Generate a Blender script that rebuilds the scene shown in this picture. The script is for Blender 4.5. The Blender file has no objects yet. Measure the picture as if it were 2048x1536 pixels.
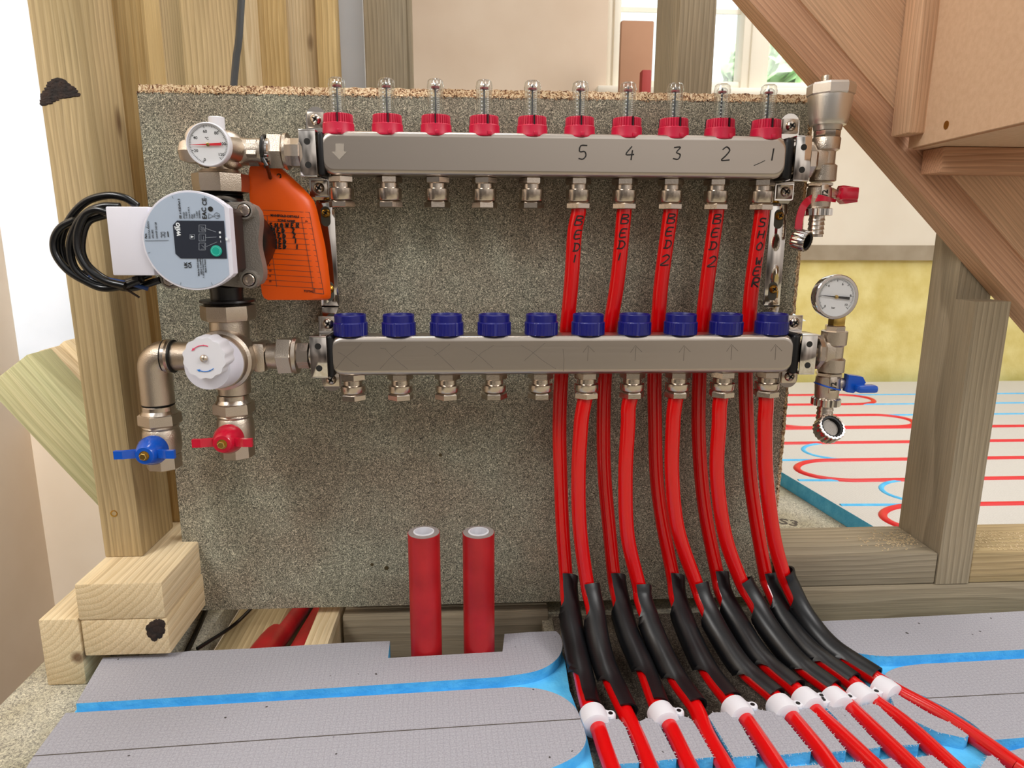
import bpy, bmesh, math, random
from mathutils import Vector, Matrix
random.seed(4)
PI = math.pi
SC = bpy.context.scene
COL = SC.collection

# ---------------------------------------------------------------- camera
FPX = 1393.3
CP, CY, CR = 0.2092, 0.0571, 0.0044
CLOC = Vector((0.3455, -0.7894, 0.4457))
_f = Vector((math.sin(CY)*math.cos(CP), math.cos(CY)*math.cos(CP), -math.sin(CP)))
_r = Vector((math.cos(CY), -math.sin(CY), 0)); _u = _r.cross(_f)
CRT = _r*math.cos(CR) + _u*math.sin(CR); CUP = -_r*math.sin(CR) + _u*math.cos(CR); CFW = _f
cam_d = bpy.data.cameras.new('camera'); cam = bpy.data.objects.new('camera', cam_d); COL.objects.link(cam)
m = Matrix.Identity(4)
for i in range(3):
    m[i][0] = CRT[i]; m[i][1] = CUP[i]; m[i][2] = -CFW[i]; m[i][3] = CLOC[i]
cam.matrix_world = m
cam_d.sensor_width = 36; cam_d.lens = FPX/2048*36
cam_d.clip_start = 0.02; cam_d.clip_end = 60
cam_d.dof.use_dof = True; cam_d.dof.focus_distance = 0.78; cam_d.dof.aperture_fstop = 14
SC.camera = cam

# ---------------------------------------------------------------- world and lights
SC.view_settings.view_transform = 'Standard'; SC.view_settings.look = 'None'
SC.view_settings.gamma = 1; SC.view_settings.use_curve_mapping = False
SC.view_settings.exposure = -0.22
W = bpy.data.worlds.new('world'); SC.world = W; W.use_nodes = True
wn = W.node_tree.nodes; wl = W.node_tree.links
wn.clear()
wo = wn.new('ShaderNodeOutputWorld'); wb = wn.new('ShaderNodeBackground')
tc = wn.new('ShaderNodeTexCoord'); sx = wn.new('ShaderNodeSeparateXYZ')
wl.new(tc.outputs['Generated'], sx.inputs[0])
cr = wn.new('ShaderNodeValToRGB'); mr = wn.new('ShaderNodeMapRange')
mr.inputs[1].default_value = -1; mr.inputs[2].default_value = 1
wl.new(sx.outputs['Z'], mr.inputs[0]); wl.new(mr.outputs[0], cr.inputs[0])
e = cr.color_ramp.elements
e[0].position = 0.0; e[0].color = (.16, .13, .11, 1)
e[1].position = 1.0; e[1].color = (1.0, .97, .93, 1)
for p, c in ((.42, (.15, .12, .10, 1)), (.50, (.42, .38, .345, 1)), (.62, (.5, .47, .44, 1)), (.8, (.92, .90, .88, 1))):
    q = e.new(p); q.color = c
nz = wn.new('ShaderNodeTexNoise'); nz.inputs['Scale'].default_value = 3.0; nz.inputs['Detail'].default_value = 1
wl.new(tc.outputs['Generated'], nz.inputs['Vector'])
mr2 = wn.new('ShaderNodeMapRange'); mr2.inputs[1].default_value = .35; mr2.inputs[2].default_value = .65
mr2.inputs[3].default_value = .3; mr2.inputs[4].default_value = 1.8
wl.new(nz.outputs[0], mr2.inputs[0])
mx = wn.new('ShaderNodeVectorMath'); mx.operation = 'SCALE'
gx = wn.new('ShaderNodeMapRange'); gx.inputs[1].default_value = -.55; gx.inputs[2].default_value = .35
gx.inputs[3].default_value = .5; gx.inputs[4].default_value = 1.35; wl.new(sx.outputs['X'], gx.inputs[0])
gm = wn.new('ShaderNodeMath'); gm.operation = 'MULTIPLY'; wl.new(gx.outputs[0], gm.inputs[0]); wl.new(mr2.outputs[0], gm.inputs[1])
wl.new(cr.outputs[0], mx.inputs[0]); wl.new(gm.outputs[0], mx.inputs['Scale'])
# bright sky outside the far side of the room (seen through the window)
dt = wn.new('ShaderNodeMapRange'); dt.inputs[1].default_value = .35; dt.inputs[2].default_value = .75
dt.inputs[3].default_value = 0; dt.inputs[4].default_value = 1
wl.new(sx.outputs['Y'], dt.inputs[0])
mm = wn.new('ShaderNodeMix'); mm.data_type = 'RGBA'
wl.new(dt.outputs[0], mm.inputs[0]); wl.new(mx.outputs[0], mm.inputs[6]); mm.inputs[7].default_value = (1.5, 1.6, 1.62, 1)
wl.new(mm.outputs[2], wb.inputs[0]); wb.inputs[1].default_value = 1.0
wl.new(wb.outputs[0], wo.inputs[0])

def area(name, loc, target, sx_, sy_, power, color=(1, 1, 1), spread=180):
    d = bpy.data.lights.new(name, 'AREA'); d.shape = 'RECTANGLE'; d.size = sx_; d.size_y = sy_
    d.energy = power; d.color = color; d.spread = math.radians(spread)
    o = bpy.data.objects.new(name, d); COL.objects.link(o); o.location = loc
    o.rotation_euler = (Vector(target)-Vector(loc)).to_track_quat('-Z', 'Y').to_euler()
    return o
area('window_light_left', (-.95, -1.15, 1.95), (.35, 0, .3), .75, .75, 33, (1, .985, .96))
area('window_light_right', (2.0, -.95, 1.75), (.5, 0, .25), .8, .8, 24, (1, .98, .96))
area('room_light_far', (1.5, .5, 1.9), (1.4, .9, 0), 1.0, .9, 12, (1, .97, .92))
area('stairwell_fill', (-.55, -.6, 1.2), (-.85, .6, .1), .45, .45, 14, (.97, .99, 1), 80)  # added fill lamp, brightens the dim walls at the left
area('stud_bay_fill', (.25, .12, 1.75), (-.05, .45, .6), .4, .3, 7, (1, .98, .95))  # added fill lamp above the studs, only to brighten them
area('garden_fill', (2.2, 2.2, 3.2), (2.4, 4.2, 1.2), 2, 2, 260, (1, 1, .97))  # added area lamp that brightens the bushes outside

# ---------------------------------------------------------------- helpers
def ray(px, py):
    return CRT*((px-1024)/FPX) - CUP*((py-768)/FPX) + CFW
def P(px, py, Y):
    d = ray(px, py); return CLOC + d*((Y-CLOC.y)/d.y)
def PZ(px, py, Z):
    d = ray(px, py); return CLOC + d*((Z-CLOC.z)/d.z)
def mpp(p):                                     # metres per photo pixel at a point
    return (Vector(p)-CLOC).dot(CFW)/FPX
def lin(h):
    h = h.lstrip('#'); out = []
    for i in (0, 2, 4):
        c = int(h[i:i+2], 16)/255
        out.append(c/12.92 if c <= .04045 else ((c+.055)/1.055)**2.4)
    return (*out, 1)

def new_mat(name):
    M_ = bpy.data.materials.new(name); M_.use_nodes = True
    nt = M_.node_tree; b = nt.nodes['Principled BSDF']
    return M_, nt, b
def simple(name, h, rough=.5, metal=0, bump=0, bscale=300, coat=0, spec=None, var=0, vscale=20, var_hex=None):
    M_, nt, b = new_mat(name)
    b.inputs['Base Color'].default_value = lin(h); b.inputs['Roughness'].default_value = rough
    b.inputs['Metallic'].default_value = metal
    if coat: b.inputs['Coat Weight'].default_value = coat; b.inputs['Coat Roughness'].default_value = .1
    if spec is not None: b.inputs['Specular IOR Level'].default_value = spec
    t = nt.nodes.new('ShaderNodeTexCoord')
    if bump:
        n = nt.nodes.new('ShaderNodeTexNoise'); n.inputs['Scale'].default_value = bscale; n.inputs['Detail'].default_value = 3
        nt.links.new(t.outputs['Object'], n.inputs['Vector'])
        bp = nt.nodes.new('ShaderNodeBump'); bp.inputs['Strength'].default_value = bump; bp.inputs['Distance'].default_value = .001
        nt.links.new(n.outputs[0], bp.inputs['Height']); nt.links.new(bp.outputs[0], b.inputs['Normal'])
    if var:
        n = nt.nodes.new('ShaderNodeTexNoise'); n.inputs['Scale'].default_value = vscale; n.inputs['Detail'].default_value = 4
        nt.links.new(t.outputs['Object'], n.inputs['Vector'])
        r = nt.nodes.new('ShaderNodeValToRGB'); r.color_ramp.elements[0].position = .35; r.color_ramp.elements[1].position = .68
        r.color_ramp.elements[0].color = lin(var_hex or h); r.color_ramp.elements[1].color = lin(h)
        nt.links.new(n.outputs[0], r.inputs[0]); nt.links.new(r.outputs[0], b.inputs['Base Color'])
    return M_
def ramp(nt, stops):
    r = nt.nodes.new('ShaderNodeValToRGB'); e = r.color_ramp.elements
    while len(e) > 1: e.remove(e[-1])
    e[0].position = stops[0][0]; e[0].color = lin(stops[0][1])
    for p, c in stops[1:]:
        q = e.new(p); q.color = lin(c)
    return r
def mixc(nt, fac, a, b, mode='MIX'):
    n = nt.nodes.new('ShaderNodeMix'); n.data_type = 'RGBA'; n.blend_type = mode
    for s, v in ((n.inputs[0], fac), (n.inputs[6], a), (n.inputs[7], b)):
        if hasattr(v, 'is_output'): nt.links.new(v, s)
        elif isinstance(v, (int, float)): s.default_value = v
        else: s.default_value = v
    return n.outputs[2]
def mapping(nt, src, scale=(1, 1, 1), loc=None, rot=(0, 0, 0)):
    mp = nt.nodes.new('ShaderNodeMapping'); mp.inputs['Scale'].default_value = scale; mp.inputs['Rotation'].default_value = rot
    nt.links.new(src, mp.inputs['Vector'])
    if loc is not None: nt.links.new(loc, mp.inputs['Location'])
    return mp.outputs[0]
def math_n(nt, op, a, b=None, c=None):
    n = nt.nodes.new('ShaderNodeMath'); n.operation = op
    for i, v in enumerate((a, b, c)):
        if v is None: continue
        if hasattr(v, 'is_output'): nt.links.new(v, n.inputs[i])
        else: n.inputs[i].default_value = v
    return n.outputs[0]

def wood(name, light, mid, dark, ring=42, rough=.75, knots=True, tint=None, bump=.35):
    """timber: local X runs along the grain; growth rings about an axis off the piece"""
    M_, nt, b = new_mat(name); N = nt.nodes.new; L = nt.links.new
    t = N('ShaderNodeTexCoord'); oi = N('ShaderNodeObjectInfo')
    cmb = N('ShaderNodeCombineXYZ')
    L(math_n(nt, 'MULTIPLY', oi.outputs['Random'], 7.3), cmb.inputs[0])
    L(math_n(nt, 'MULTIPLY_ADD', oi.outputs['Random'], .05, .035), cmb.inputs[1])
    L(math_n(nt, 'MULTIPLY_ADD', oi.outputs['Random'], -.06, .06), cmb.inputs[2])
    v = mapping(nt, t.outputs['Object'], (1, 1, 1), cmb.outputs[0])
    # slow wander of the rings along the length
    n1 = N('ShaderNodeTexNoise'); n1.inputs['Scale'].default_value = 1; n1.inputs['Detail'].default_value = 2
    L(mapping(nt, v, (3.2, 11, 11)), n1.inputs['Vector'])
    off = N('ShaderNodeVectorMath'); off.operation = 'SCALE'; off.inputs['Scale'].default_value = .022
    L(n1.outputs['Color'], off.inputs[0])
    ad = N('ShaderNodeVectorMath'); ad.operation = 'ADD'; L(v, ad.inputs[0]); L(off.outputs[0], ad.inputs[1])
    sp = N('ShaderNodeSeparateXYZ'); L(ad.outputs[0], sp.inputs[0])
    r2 = math_n(nt, 'SQRT', math_n(nt, 'ADD', math_n(nt, 'MULTIPLY', sp.outputs[1], sp.outputs[1]), math_n(nt, 'MULTIPLY', sp.outputs[2], sp.outputs[2])))
    ph = math_n(nt, 'FRACT', math_n(nt, 'MULTIPLY', r2, ring*4.2))
    rp = ramp(nt, [(0, light), (.5, mid), (.82, dark), (.92, dark), (1, light)])
    L(ph, rp.inputs[0])
    # fibres
    n2 = N('ShaderNodeTexNoise'); n2.inputs['Scale'].default_value = 1; n2.inputs['Detail'].default_value = 4
    L(mapping(nt, v, (14, 700, 700)), n2.inputs['Vector'])
    fr = N('ShaderNodeMapRange'); fr.inputs[1].default_value = .3; fr.inputs[2].default_value = .7
    fr.inputs[3].default_value = .82; fr.inputs[4].default_value = 1.12; L(n2.outputs[0], fr.inputs[0])
    base = mixc(nt, .55, rp.outputs[0], lin(mid))
    n3 = N('ShaderNodeTexNoise'); n3.inputs['Scale'].default_value = 1; n3.inputs['Detail'].default_value = 3
    L(mapping(nt, v, (4, 16, 16)), n3.inputs['Vector'])
    r3 = ramp(nt, [(.38, tint or dark), (.62, light)]); L(n3.outputs[0], r3.inputs[0])
    base = mixc(nt, .28, base, r3.outputs[0])
    vm = N('ShaderNodeVectorMath'); vm.operation = 'SCALE'; L(base, vm.inputs[0]); L(fr.outputs[0], vm.inputs['Scale'])
    out = vm.outputs[0]
    if knots:
        vo = N('ShaderNodeTexVoronoi'); vo.inputs['Scale'].default_value = 1
        L(mapping(nt, v, (3.6, 9, 9)), vo.inputs['Vector'])
        kr = N('ShaderNodeMapRange'); kr.inputs[1].default_value = .04; kr.inputs[2].default_value = .085
        kr.inputs[3].default_value = .85; kr.inputs[4].default_value = 0; L(vo.outputs['Distance'], kr.inputs[0])
        out = mixc(nt, kr.outputs[0], out, lin('#5a3a22'))
    L(out, b.inputs['Base Color']); b.inputs['Roughness'].default_value = rough
    b.inputs['Specular IOR Level'].default_value = .25
    bp = N('ShaderNodeBump'); bp.inputs['Strength'].default_value = bump; bp.inputs['Distance'].default_value = .0008
    L(math_n(nt, 'ADD', n2.outputs[0], math_n(nt, 'MULTIPLY', ph, -.3)), bp.inputs['Height']); L(bp.outputs[0], b.inputs['Normal'])
    return M_

def chip(name, stops, scale=330, big=('#ffffff', '#d8d2c4'), bump=.4, rough=.7, dist=1.6):
    M_, nt, b = new_mat(name); N = nt.nodes.new; L = nt.links.new
    t = N('ShaderNodeTexCoord')
    n = N('ShaderNodeTexNoise'); n.inputs['Scale'].default_value = scale; n.inputs['Detail'].default_value = 2.5
    n.inputs['Distortion'].default_value = dist; n.inputs['Roughness'].default_value = .6
    L(t.outputs['Object'], n.inputs['Vector'])
    n2 = N('ShaderNodeTexNoise'); n2.inputs['Scale'].default_value = scale*.55; n2.inputs['Detail'].default_value = 2
    n2.inputs['Distortion'].default_value = dist*2
    L(mapping(nt, t.outputs['Object'], (1, 1, 1), None, (.6, .4, .9)), n2.inputs['Vector'])
    s = math_n(nt, 'MULTIPLY_ADD', n2.outputs[0], .45, math_n(nt, 'MULTIPLY', n.outputs[0], .55))
    r = ramp(nt, stops); L(s, r.inputs[0])
    n3 = N('ShaderNodeTexNoise'); n3.inputs['Scale'].default_value = 9; n3.inputs['Detail'].default_value = 3
    L(t.outputs['Object'], n3.inputs['Vector'])
    r3 = ramp(nt, [(.38, big[1]), (.62, big[0])]); L(n3.outputs[0], r3.inputs[0])
    out = mixc(nt, 1.0, r.outputs[0], r3.outputs[0], 'MULTIPLY')
    L(out, b.inputs['Base Color']); b.inputs['Roughness'].default_value = rough
    b.inputs['Specular IOR Level'].default_value = .3
    bp = N('ShaderNodeBump'); bp.inputs['Strength'].default_value = bump; bp.inputs['Distance'].default_value = .0006
    L(s, bp.inputs['Height']); L(bp.outputs[0], b.inputs['Normal'])
    return M_

def mesh_fabric(name, h, h2, pitch=.0055, rot=.06, bump=.5):
    """cement board facing of the insulation: fine woven grid under the coat"""
    M_, nt, b = new_mat(name); N = nt.nodes.new; L = nt.links.new
    t = N('ShaderNodeTexCoord'); v = mapping(nt, t.outputs['Object'], (1, 1, 1), None, (0, 0, -rot))
    wn_ = N('ShaderNodeTexNoise'); wn_.inputs['Scale'].default_value = 60; L(v, wn_.inputs['Vector'])
    o = N('ShaderNodeVectorMath'); o.operation = 'SCALE'; o.inputs['Scale'].default_value = .0022; L(wn_.outputs['Color'], o.inputs[0])
    a = N('ShaderNodeVectorMath'); a.operation = 'ADD'; L(v, a.inputs[0]); L(o.outputs[0], a.inputs[1])
    s = N('ShaderNodeSeparateXYZ'); L(a.outputs[0], s.inputs[0])
    def line(src, p, w):
        f = math_n(nt, 'FRACT', math_n(nt, 'DIVIDE', src, p))
        return math_n(nt, 'LESS_THAN', f, w)
    lx = line(s.outputs[0], pitch, .16); ly = line(s.outputs[1], pitch*.8, .16)
    g = math_n(nt, 'MAXIMUM', lx, ly)
    n2 = N('ShaderNodeTexNoise'); n2.inputs['Scale'].default_value = 700; n2.inputs['Detail'].default_value = 3; L(t.outputs['Object'], n2.inputs['Vector'])
    fine = ramp(nt, [(.3, h2), (.7, h)]); L(n2.outputs[0], fine.inputs[0])
    c = mixc(nt, math_n(nt, 'MULTIPLY', g, .16), fine.outputs[0], lin('#6e6a6c'))
    n4 = N('ShaderNodeTexNoise'); n4.inputs['Scale'].default_value = 150; n4.inputs['Detail'].default_value = 0; L(t.outputs['Object'], n4.inputs['Vector'])
    speck = N('ShaderNodeMapRange'); speck.inputs[1].default_value = .83 if bump > .3 else .95; speck.inputs[2].default_value = .86 if bump > .3 else .99; L(n4.outputs[0], speck.inputs[0])
    c = mixc(nt, speck.outputs[0], c, lin('#3c3836'))
    L(c, b.inputs['Base Color']); b.inputs['Roughness'].default_value = .85
    bp = N('ShaderNodeBump'); bp.inputs['Strength'].default_value = bump; bp.inputs['Distance'].default_value = .0005
    L(math_n(nt, 'SUBTRACT', n2.outputs[0], math_n(nt, 'MULTIPLY', g, .5)), bp.inputs['Height']); L(bp.outputs[0], b.inputs['Normal'])
    return M_

def brushed(name, h, axis_scale=(6, 900, 900), rough=(.22, .42)):
    M_, nt, b = new_mat(name); N = nt.nodes.new; L = nt.links.new
    t = N('ShaderNodeTexCoord'); n = N('ShaderNodeTexNoise'); n.inputs['Scale'].default_value = 1; n.inputs['Detail'].default_value = 3
    L(mapping(nt, t.outputs['Object'], axis_scale), n.inputs['Vector'])
    mr_ = N('ShaderNodeMapRange'); mr_.inputs[3].default_value = rough[0]; mr_.inputs[4].default_value = rough[1]; L(n.outputs[0], mr_.inputs[0])
    L(mr_.outputs[0], b.inputs['Roughness'])
    b.inputs['Metallic'].default_value = 1; b.inputs['Base Color'].default_value = lin(h)
    bp = N('ShaderNodeBump'); bp.inputs['Strength'].default_value = .03; bp.inputs['Distance'].default_value = .0003
    L(n.outputs[0], bp.inputs['Height']); L(bp.outputs[0], b.inputs['Normal'])
    return M_

def glass(name, tint=(.95, .97, .97, 1), refl=1.2, edge=1.1):
    M_ = bpy.data.materials.new(name); M_.use_nodes = True; nt = M_.node_tree; nt.nodes.clear(); N = nt.nodes.new; L = nt.links.new
    o = N('ShaderNodeOutputMaterial'); tr = N('ShaderNodeBsdfTransparent'); tr.inputs[0].default_value = tint
    g = N('ShaderNodeBsdfGlossy'); g.inputs['Roughness'].default_value = .04
    lw = N('ShaderNodeLayerWeight'); lw.inputs[0].default_value = .35
    p = math_n(nt, 'MULTIPLY_ADD', math_n(nt, 'POWER', lw.outputs['Facing'], 2.0), edge, .05*refl)
    mxs = N('ShaderNodeMixShader'); L(p, mxs.inputs[0]); L(tr.outputs[0], mxs.inputs[1]); L(g.outputs[0], mxs.inputs[2]); L(mxs.outputs[0], o.inputs[0])
    return M_

MT = {}
MT['board'] = chip('green_chipboard_face', [(.37, '#34322d'), (.45, '#6c6a5f'), (.53, '#8d897c'), (.58, '#dcd4c0')], 300, ('#fbfff8', '#ece2d8'), dist=3.6, bump=.6)
MT['rawchip'] = chip('raw_chipboard_edge', [(.40, '#5a3826'), (.46, '#b08763'), (.52, '#dcc29c'), (.60, '#f3e2c4')], 170, bump=1.0, dist=3)
MT['floorchip'] = chip('subfloor_chipboard', [(.38, '#77736a'), (.47, '#a8a293'), (.55, '#c4bda8'), (.62, '#ddd6c0')], 330, ('#ffffff', '#e4dfd2'))
MT['w_post'] = wood('treated_timber', '#c3ad86', '#ab946c', '#7f694a', 36, tint='#9a8c64')
MT['w_grey'] = wood('weathered_timber', '#aea088', '#94866e', '#6c5f4a', 34, tint='#8a8578')
MT['w_light'] = wood('fresh_timber', '#e2d0ae', '#d0b992', '#ab8c62', 34, tint='#c6b08a')
MT['w_yellow'] = wood('yellow_timber', '#d8c08e', '#c4a672', '#a0824e', 30)
MT['w_green'] = wood('green_timber', '#c8bd92', '#b0aa80', '#8d8458', 24, tint='#a3ab82')
MT['w_red'] = wood('red_pine', '#d8b092', '#c59777', '#986f54', 60, rough=.6, knots=False, tint='#ad8062')
MT['w_red2'] = wood('pale_red_pine', '#dfbb9b', '#cda685', '#ad8565', 60, rough=.6, knots=False, tint='#bd9673')
MT['mdf'] = simple('mdf', '#cdac8d', .8, bump=.15, bscale=500, var=1, vscale=160, var_hex='#c5a384')
MT['plaster'] = simple('pink_plaster', '#dcc9b4', .85, var=1, vscale=3, var_hex='#cfb9a2', bump=.1, bscale=60)
MT['plaster_r'] = simple('cream_plaster', '#e6ddcb', .85, var=1, vscale=3, var_hex='#dacdb8', bump=.1, bscale=60)
MT['plaster_l'] = simple('left_plaster', '#e6d5bf', .85, var=1, vscale=4, var_hex='#dcc9b1')
MT['white_board'] = simple('white_board', '#dfe3ea', .6, var=1, vscale=6, var_hex='#d3d8df')
MT['insul'] = simple('yellow_insulation', '#e8da96', .9, var=1, vscale=14, var_hex='#d6c374', bump=.6, bscale=180)
MT['screed'] = simple('grey_sill', '#a89a84', .9, var=1, vscale=12, var_hex='#95866f')
MT['upvc'] = simple('cream_upvc', '#eee7d6', .35)
MT['facing'] = mesh_fabric('grey_facing', '#aaa9b0', '#918f96')
MT['facing2'] = mesh_fabric('pale_facing', '#d2cec7', '#c6c2ba', bump=.2)
MT['blue'] = simple('blue_foam', '#62c4f2', .85, bump=.8, bscale=260, var=1, vscale=60, var_hex='#4ab0e6')
MT['red'] = simple('red_pex', '#cc0407', .2, coat=.25, spec=.5)
MT['red_dark'] = simple('red_far_pipe', '#d61a1c', .4)
MT['red_sleeve'] = simple('dusty_red_sleeve', '#b41c22', .38, var=1, vscale=26, var_hex='#9a1218', bump=.15, bscale=80)
MT['nickel'] = simple('nickel_plate', '#c9bdb0', .24, 1, bump=.08, bscale=400)
MT['cast'] = simple('cast_nickel', '#c4b7a8', .30, 1, bump=.32, bscale=1100)
MT['chrome'] = simple('chrome', '#d8d2cc', .08, 1)
MT['steel'] = brushed('brushed_steel', '#bab0a6', (5, 1500, 1500), (.27, .38))
MT['satin'] = simple('satin_silver', '#d6d1ca', .38, 1, bump=.12, bscale=1200)
MT['alu'] = simple('cast_aluminium', '#8f8880', .42, .45, bump=.4, bscale=900)
MT['black'] = simple('black_rubber', '#08080a', .45, spec=.4)
MT['blackbody'] = simple('black_coating', '#0d0a09', .35, spec=.5)
MT['brown'] = simple('dark_brown_housing', '#2a1512', .45)
MT['conduit'] = simple('black_plastic', '#0b0c0f', .36, spec=.45)
MT['cable'] = simple('black_cable', '#0a0b0d', .25)
MT['cable_g'] = simple('grey_cable', '#4a4d50', .4)
MT['cable_b'] = simple('blue_core', '#16386e', .4)
MT['crimson'] = simple('crimson_plastic', '#c4123c', .38, spec=.5)
MT['navy'] = simple('navy_plastic', '#15186c', .3, spec=.5)
MT['blue_paint'] = simple('blue_paint', '#0b50b8', .25, coat=.3)
MT['red_paint'] = simple('red_paint', '#c01030', .25, coat=.3)
MT['sunk'] = simple('sunk_screw', '#4e4228', .6, .4)
MT['slotb'] = simple('slot_backing', '#55544a', .8)
MT['white'] = simple('white_plastic', '#dddce2', .4)
MT['whitebox'] = simple('pale_lilac_plastic', '#dcdbe6', .42)
MT['label'] = simple('pale_blue_label', '#a9b7ca', .45)
MT['panel'] = simple('dark_panel', '#252a36', .35)
MT['ink'] = simple('black_ink', '#14120f', .6)
MT['ink_soft'] = simple('grey_ink', '#4a4138', .7)
MT['pencil'] = simple('pencil', '#5c544c', .6)
MT['etch'] = simple('etched_mark', '#aaa196', .75, .3)
MT['wprint'] = simple('white_print', '#e8eef2', .5)
MT['gprint'] = simple('grey_print', '#9aa2ad', .5)
MT['teal'] = simple('teal_button', '#13a08c', .35)
MT['dial'] = simple('white_dial', '#f0f1f3', .5)
MT['needle_r'] = simple('red_needle', '#e02030', .4)
MT['orange'] = simple('orange_tag', '#e85808', .34, spec=.4)
MT['brass'] = simple('brass', '#c8a75c', .25, 1)
MT['goldscrew'] = simple('gold_screw', '#b88c3c', .3, 1)
MT['dust'] = simple('foam_core', '#8d837f', .9, bump=.5, bscale=900)
MT['glass'] = glass('clear_tube')
MT['dialglass'] = glass('dial_glass', (.98, .98, .98, 1), .8, .3)
MT['winglass'] = glass('window_glass', (.97, .99, .98, 1), .6, .2)
MT['indic'] = simple('indicator_red', '#8c1c24', .4)
MT['rod'] = simple('dark_rod', '#24262c', .3)
MT['printw'] = simple('clear_print', '#f2f4f5', .4)
MT['card'] = simple('brown_card', '#b58a6c', .8, var=1, vscale=4, var_hex='#a67b5e')
MT['leaf'] = simple('leaves', '#c4dcae', .7, var=1, vscale=8, var_hex='#9cc48a')
MT['tie'] = simple('black_tie', '#0c0c0d', .35)

class MB:
    def __init__(s, tf=None):
        s.bm = bmesh.new(); s.mi = 0; s.tf = tf or Matrix.Identity(4)
    def v(s, co): return s.bm.verts.new(s.tf @ Vector(co))
    def f(s, vs):
        try:
            fc = s.bm.faces.new(vs); fc.material_index = s.mi; return fc
        except ValueError: return None
    def box(s, c, size, bev=0, mat=None):
        x, y, z = [q/2 for q in size]; M_ = Matrix.Translation(c) if mat is None else Matrix.Translation(c) @ mat
        vs = [s.v(M_ @ Vector((a*x, b*y, d*z))) for a in (-1, 1) for b in (-1, 1) for d in (-1, 1)]
        fs = [s.f([vs[i] for i in q]) for q in ((0, 1, 3, 2), (4, 6, 7, 5), (0, 4, 5, 1), (2, 3, 7, 6), (0, 2, 6, 4), (1, 5, 7, 3))]
        if bev:
            es = list({e for fc in fs for e in fc.edges})
            bmesh.ops.bevel(s.bm, geom=es, offset=bev, segments=2, profile=.5, affect='EDGES', material=-1)
        return s
    def bx(s, x0, x1, y0, y1, z0, z1, bev=0):
        return s.box(((x0+x1)/2, (y0+y1)/2, (z0+z1)/2), (abs(x1-x0), abs(y1-y0), abs(z1-z0)), bev)
    def lathe(s, o, d, prof, n=32, rot=0, rfun=None, cap=True):
        """prof: (height along d, radius)"""
        o = Vector(o); d = Vector(d).normalized()
        a = d.orthogonal().normalized() if abs(d.z) < .9 else Vector((1, 0, 0))
        a = (a - d*a.dot(d)).normalized(); b = d.cross(a)
        rings = []
        for h, r in prof:
            ring = []
            for i in range(n):
                t = 2*PI*i/n + rot; rr = r if rfun is None else rfun(t, h, r)
                ring.append(s.v(o + d*h + (a*math.cos(t) + b*math.sin(t))*max(rr, 1e-5)))
            rings.append(ring)
        for k in range(len(rings)-1):
            for i in range(n):
                j = (i+1) % n; s.f([rings[k][i], rings[k][j], rings[k+1][j], rings[k+1][i]])
        if cap:
            s.f(rings[0][::-1]); s.f(rings[-1])
        return s
    def hexn(s, o, d, h, r, rot=0, ch=.12, n=6):
        c = r*ch
        return s.lathe(o, d, [(0, r-c), (c*.6, r), (h-c*.6, r), (h, r-c)], n, rot)
    def tube(s, pts, r, n=12, cap=True, closed=False):
        pts = [Vector(p) for p in pts]; N_ = len(pts)
        rr = r if callable(r) else (lambda t: r)
        T = []
        for i in range(N_):
            a = pts[(i-1) % N_] if (closed or i > 0) else pts[0]; b = pts[(i+1) % N_] if (closed or i < N_-1) else pts[-1]
            T.append((b-a).normalized())
        nrm = T[0].orthogonal().normalized(); rings = []
        for i in range(N_):
            nrm = (nrm - T[i]*nrm.dot(T[i])).normalized(); bn = T[i].cross(nrm)
            q = rr(i/(N_-1))
            rings.append([s.v(pts[i] + (nrm*math.cos(2*PI*k/n) + bn*math.sin(2*PI*k/n))*q) for k in range(n)])
        M2 = N_ if closed else N_-1
        for i in range(M2):
            A, B = rings[i], rings[(i+1) % N_]
            for k in range(n):
                j = (k+1) % n; s.f([A[k], A[j], B[j], B[k]])
        if cap and not closed:
            s.f(rings[0][::-1]); s.f(rings[-1])
        return s
    def prism(s, poly, d):
        """closed polygon of points extruded by vector d"""
        a = [s.v(p) for p in poly]; b = [s.v(Vector(p)+Vector(d)) for p in poly]; n = len(a)
        s.f(a); s.f(b[::-1])
        for i in range(n):
            j = (i+1) % n; s.f([a[i], b[i], b[j], a[j]])
        return s
    def pad(s, poly, z0, z1, top_mi=0, side_mi=1):
        a = [s.v((p[0], p[1], z0)) for p in poly]; b = [s.v((p[0], p[1], z1)) for p in poly]; n = len(a)
        mi = s.mi; s.mi = top_mi; s.f(b); s.mi = side_mi; s.f(a[::-1])
        for i in range(n):
            j = (i+1) % n; s.f([a[i], a[j], b[j], b[i]])
        s.mi = mi; return s
    def sphere(s, c, r, n=16, sc=(1, 1, 1)):
        k = n//2
        prof = [(-math.cos(PI*i/k), math.sin(PI*i/k)) for i in range(k+1)]
        c = Vector(c); rings = []
        for h, q in prof:
            rings.append([s.v(c + Vector((q*math.cos(2*PI*i/n)*sc[0], q*math.sin(2*PI*i/n)*sc[1], h*sc[2]))*r) if q > 1e-4 else None for i in range(n)])
        bot = s.v(c + Vector((0, 0, -r*sc[2]))); top = s.v(c + Vector((0, 0, r*sc[2])))
        for i in range(n):
            j = (i+1) % n
            s.f([bot, rings[1][j], rings[1][i]]); s.f([top, rings[k-1][i], rings[k-1][j]])
            for q in range(1, k-1): s.f([rings[q][i], rings[q][j], rings[q+1][j], rings[q+1][i]])
        return s
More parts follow.
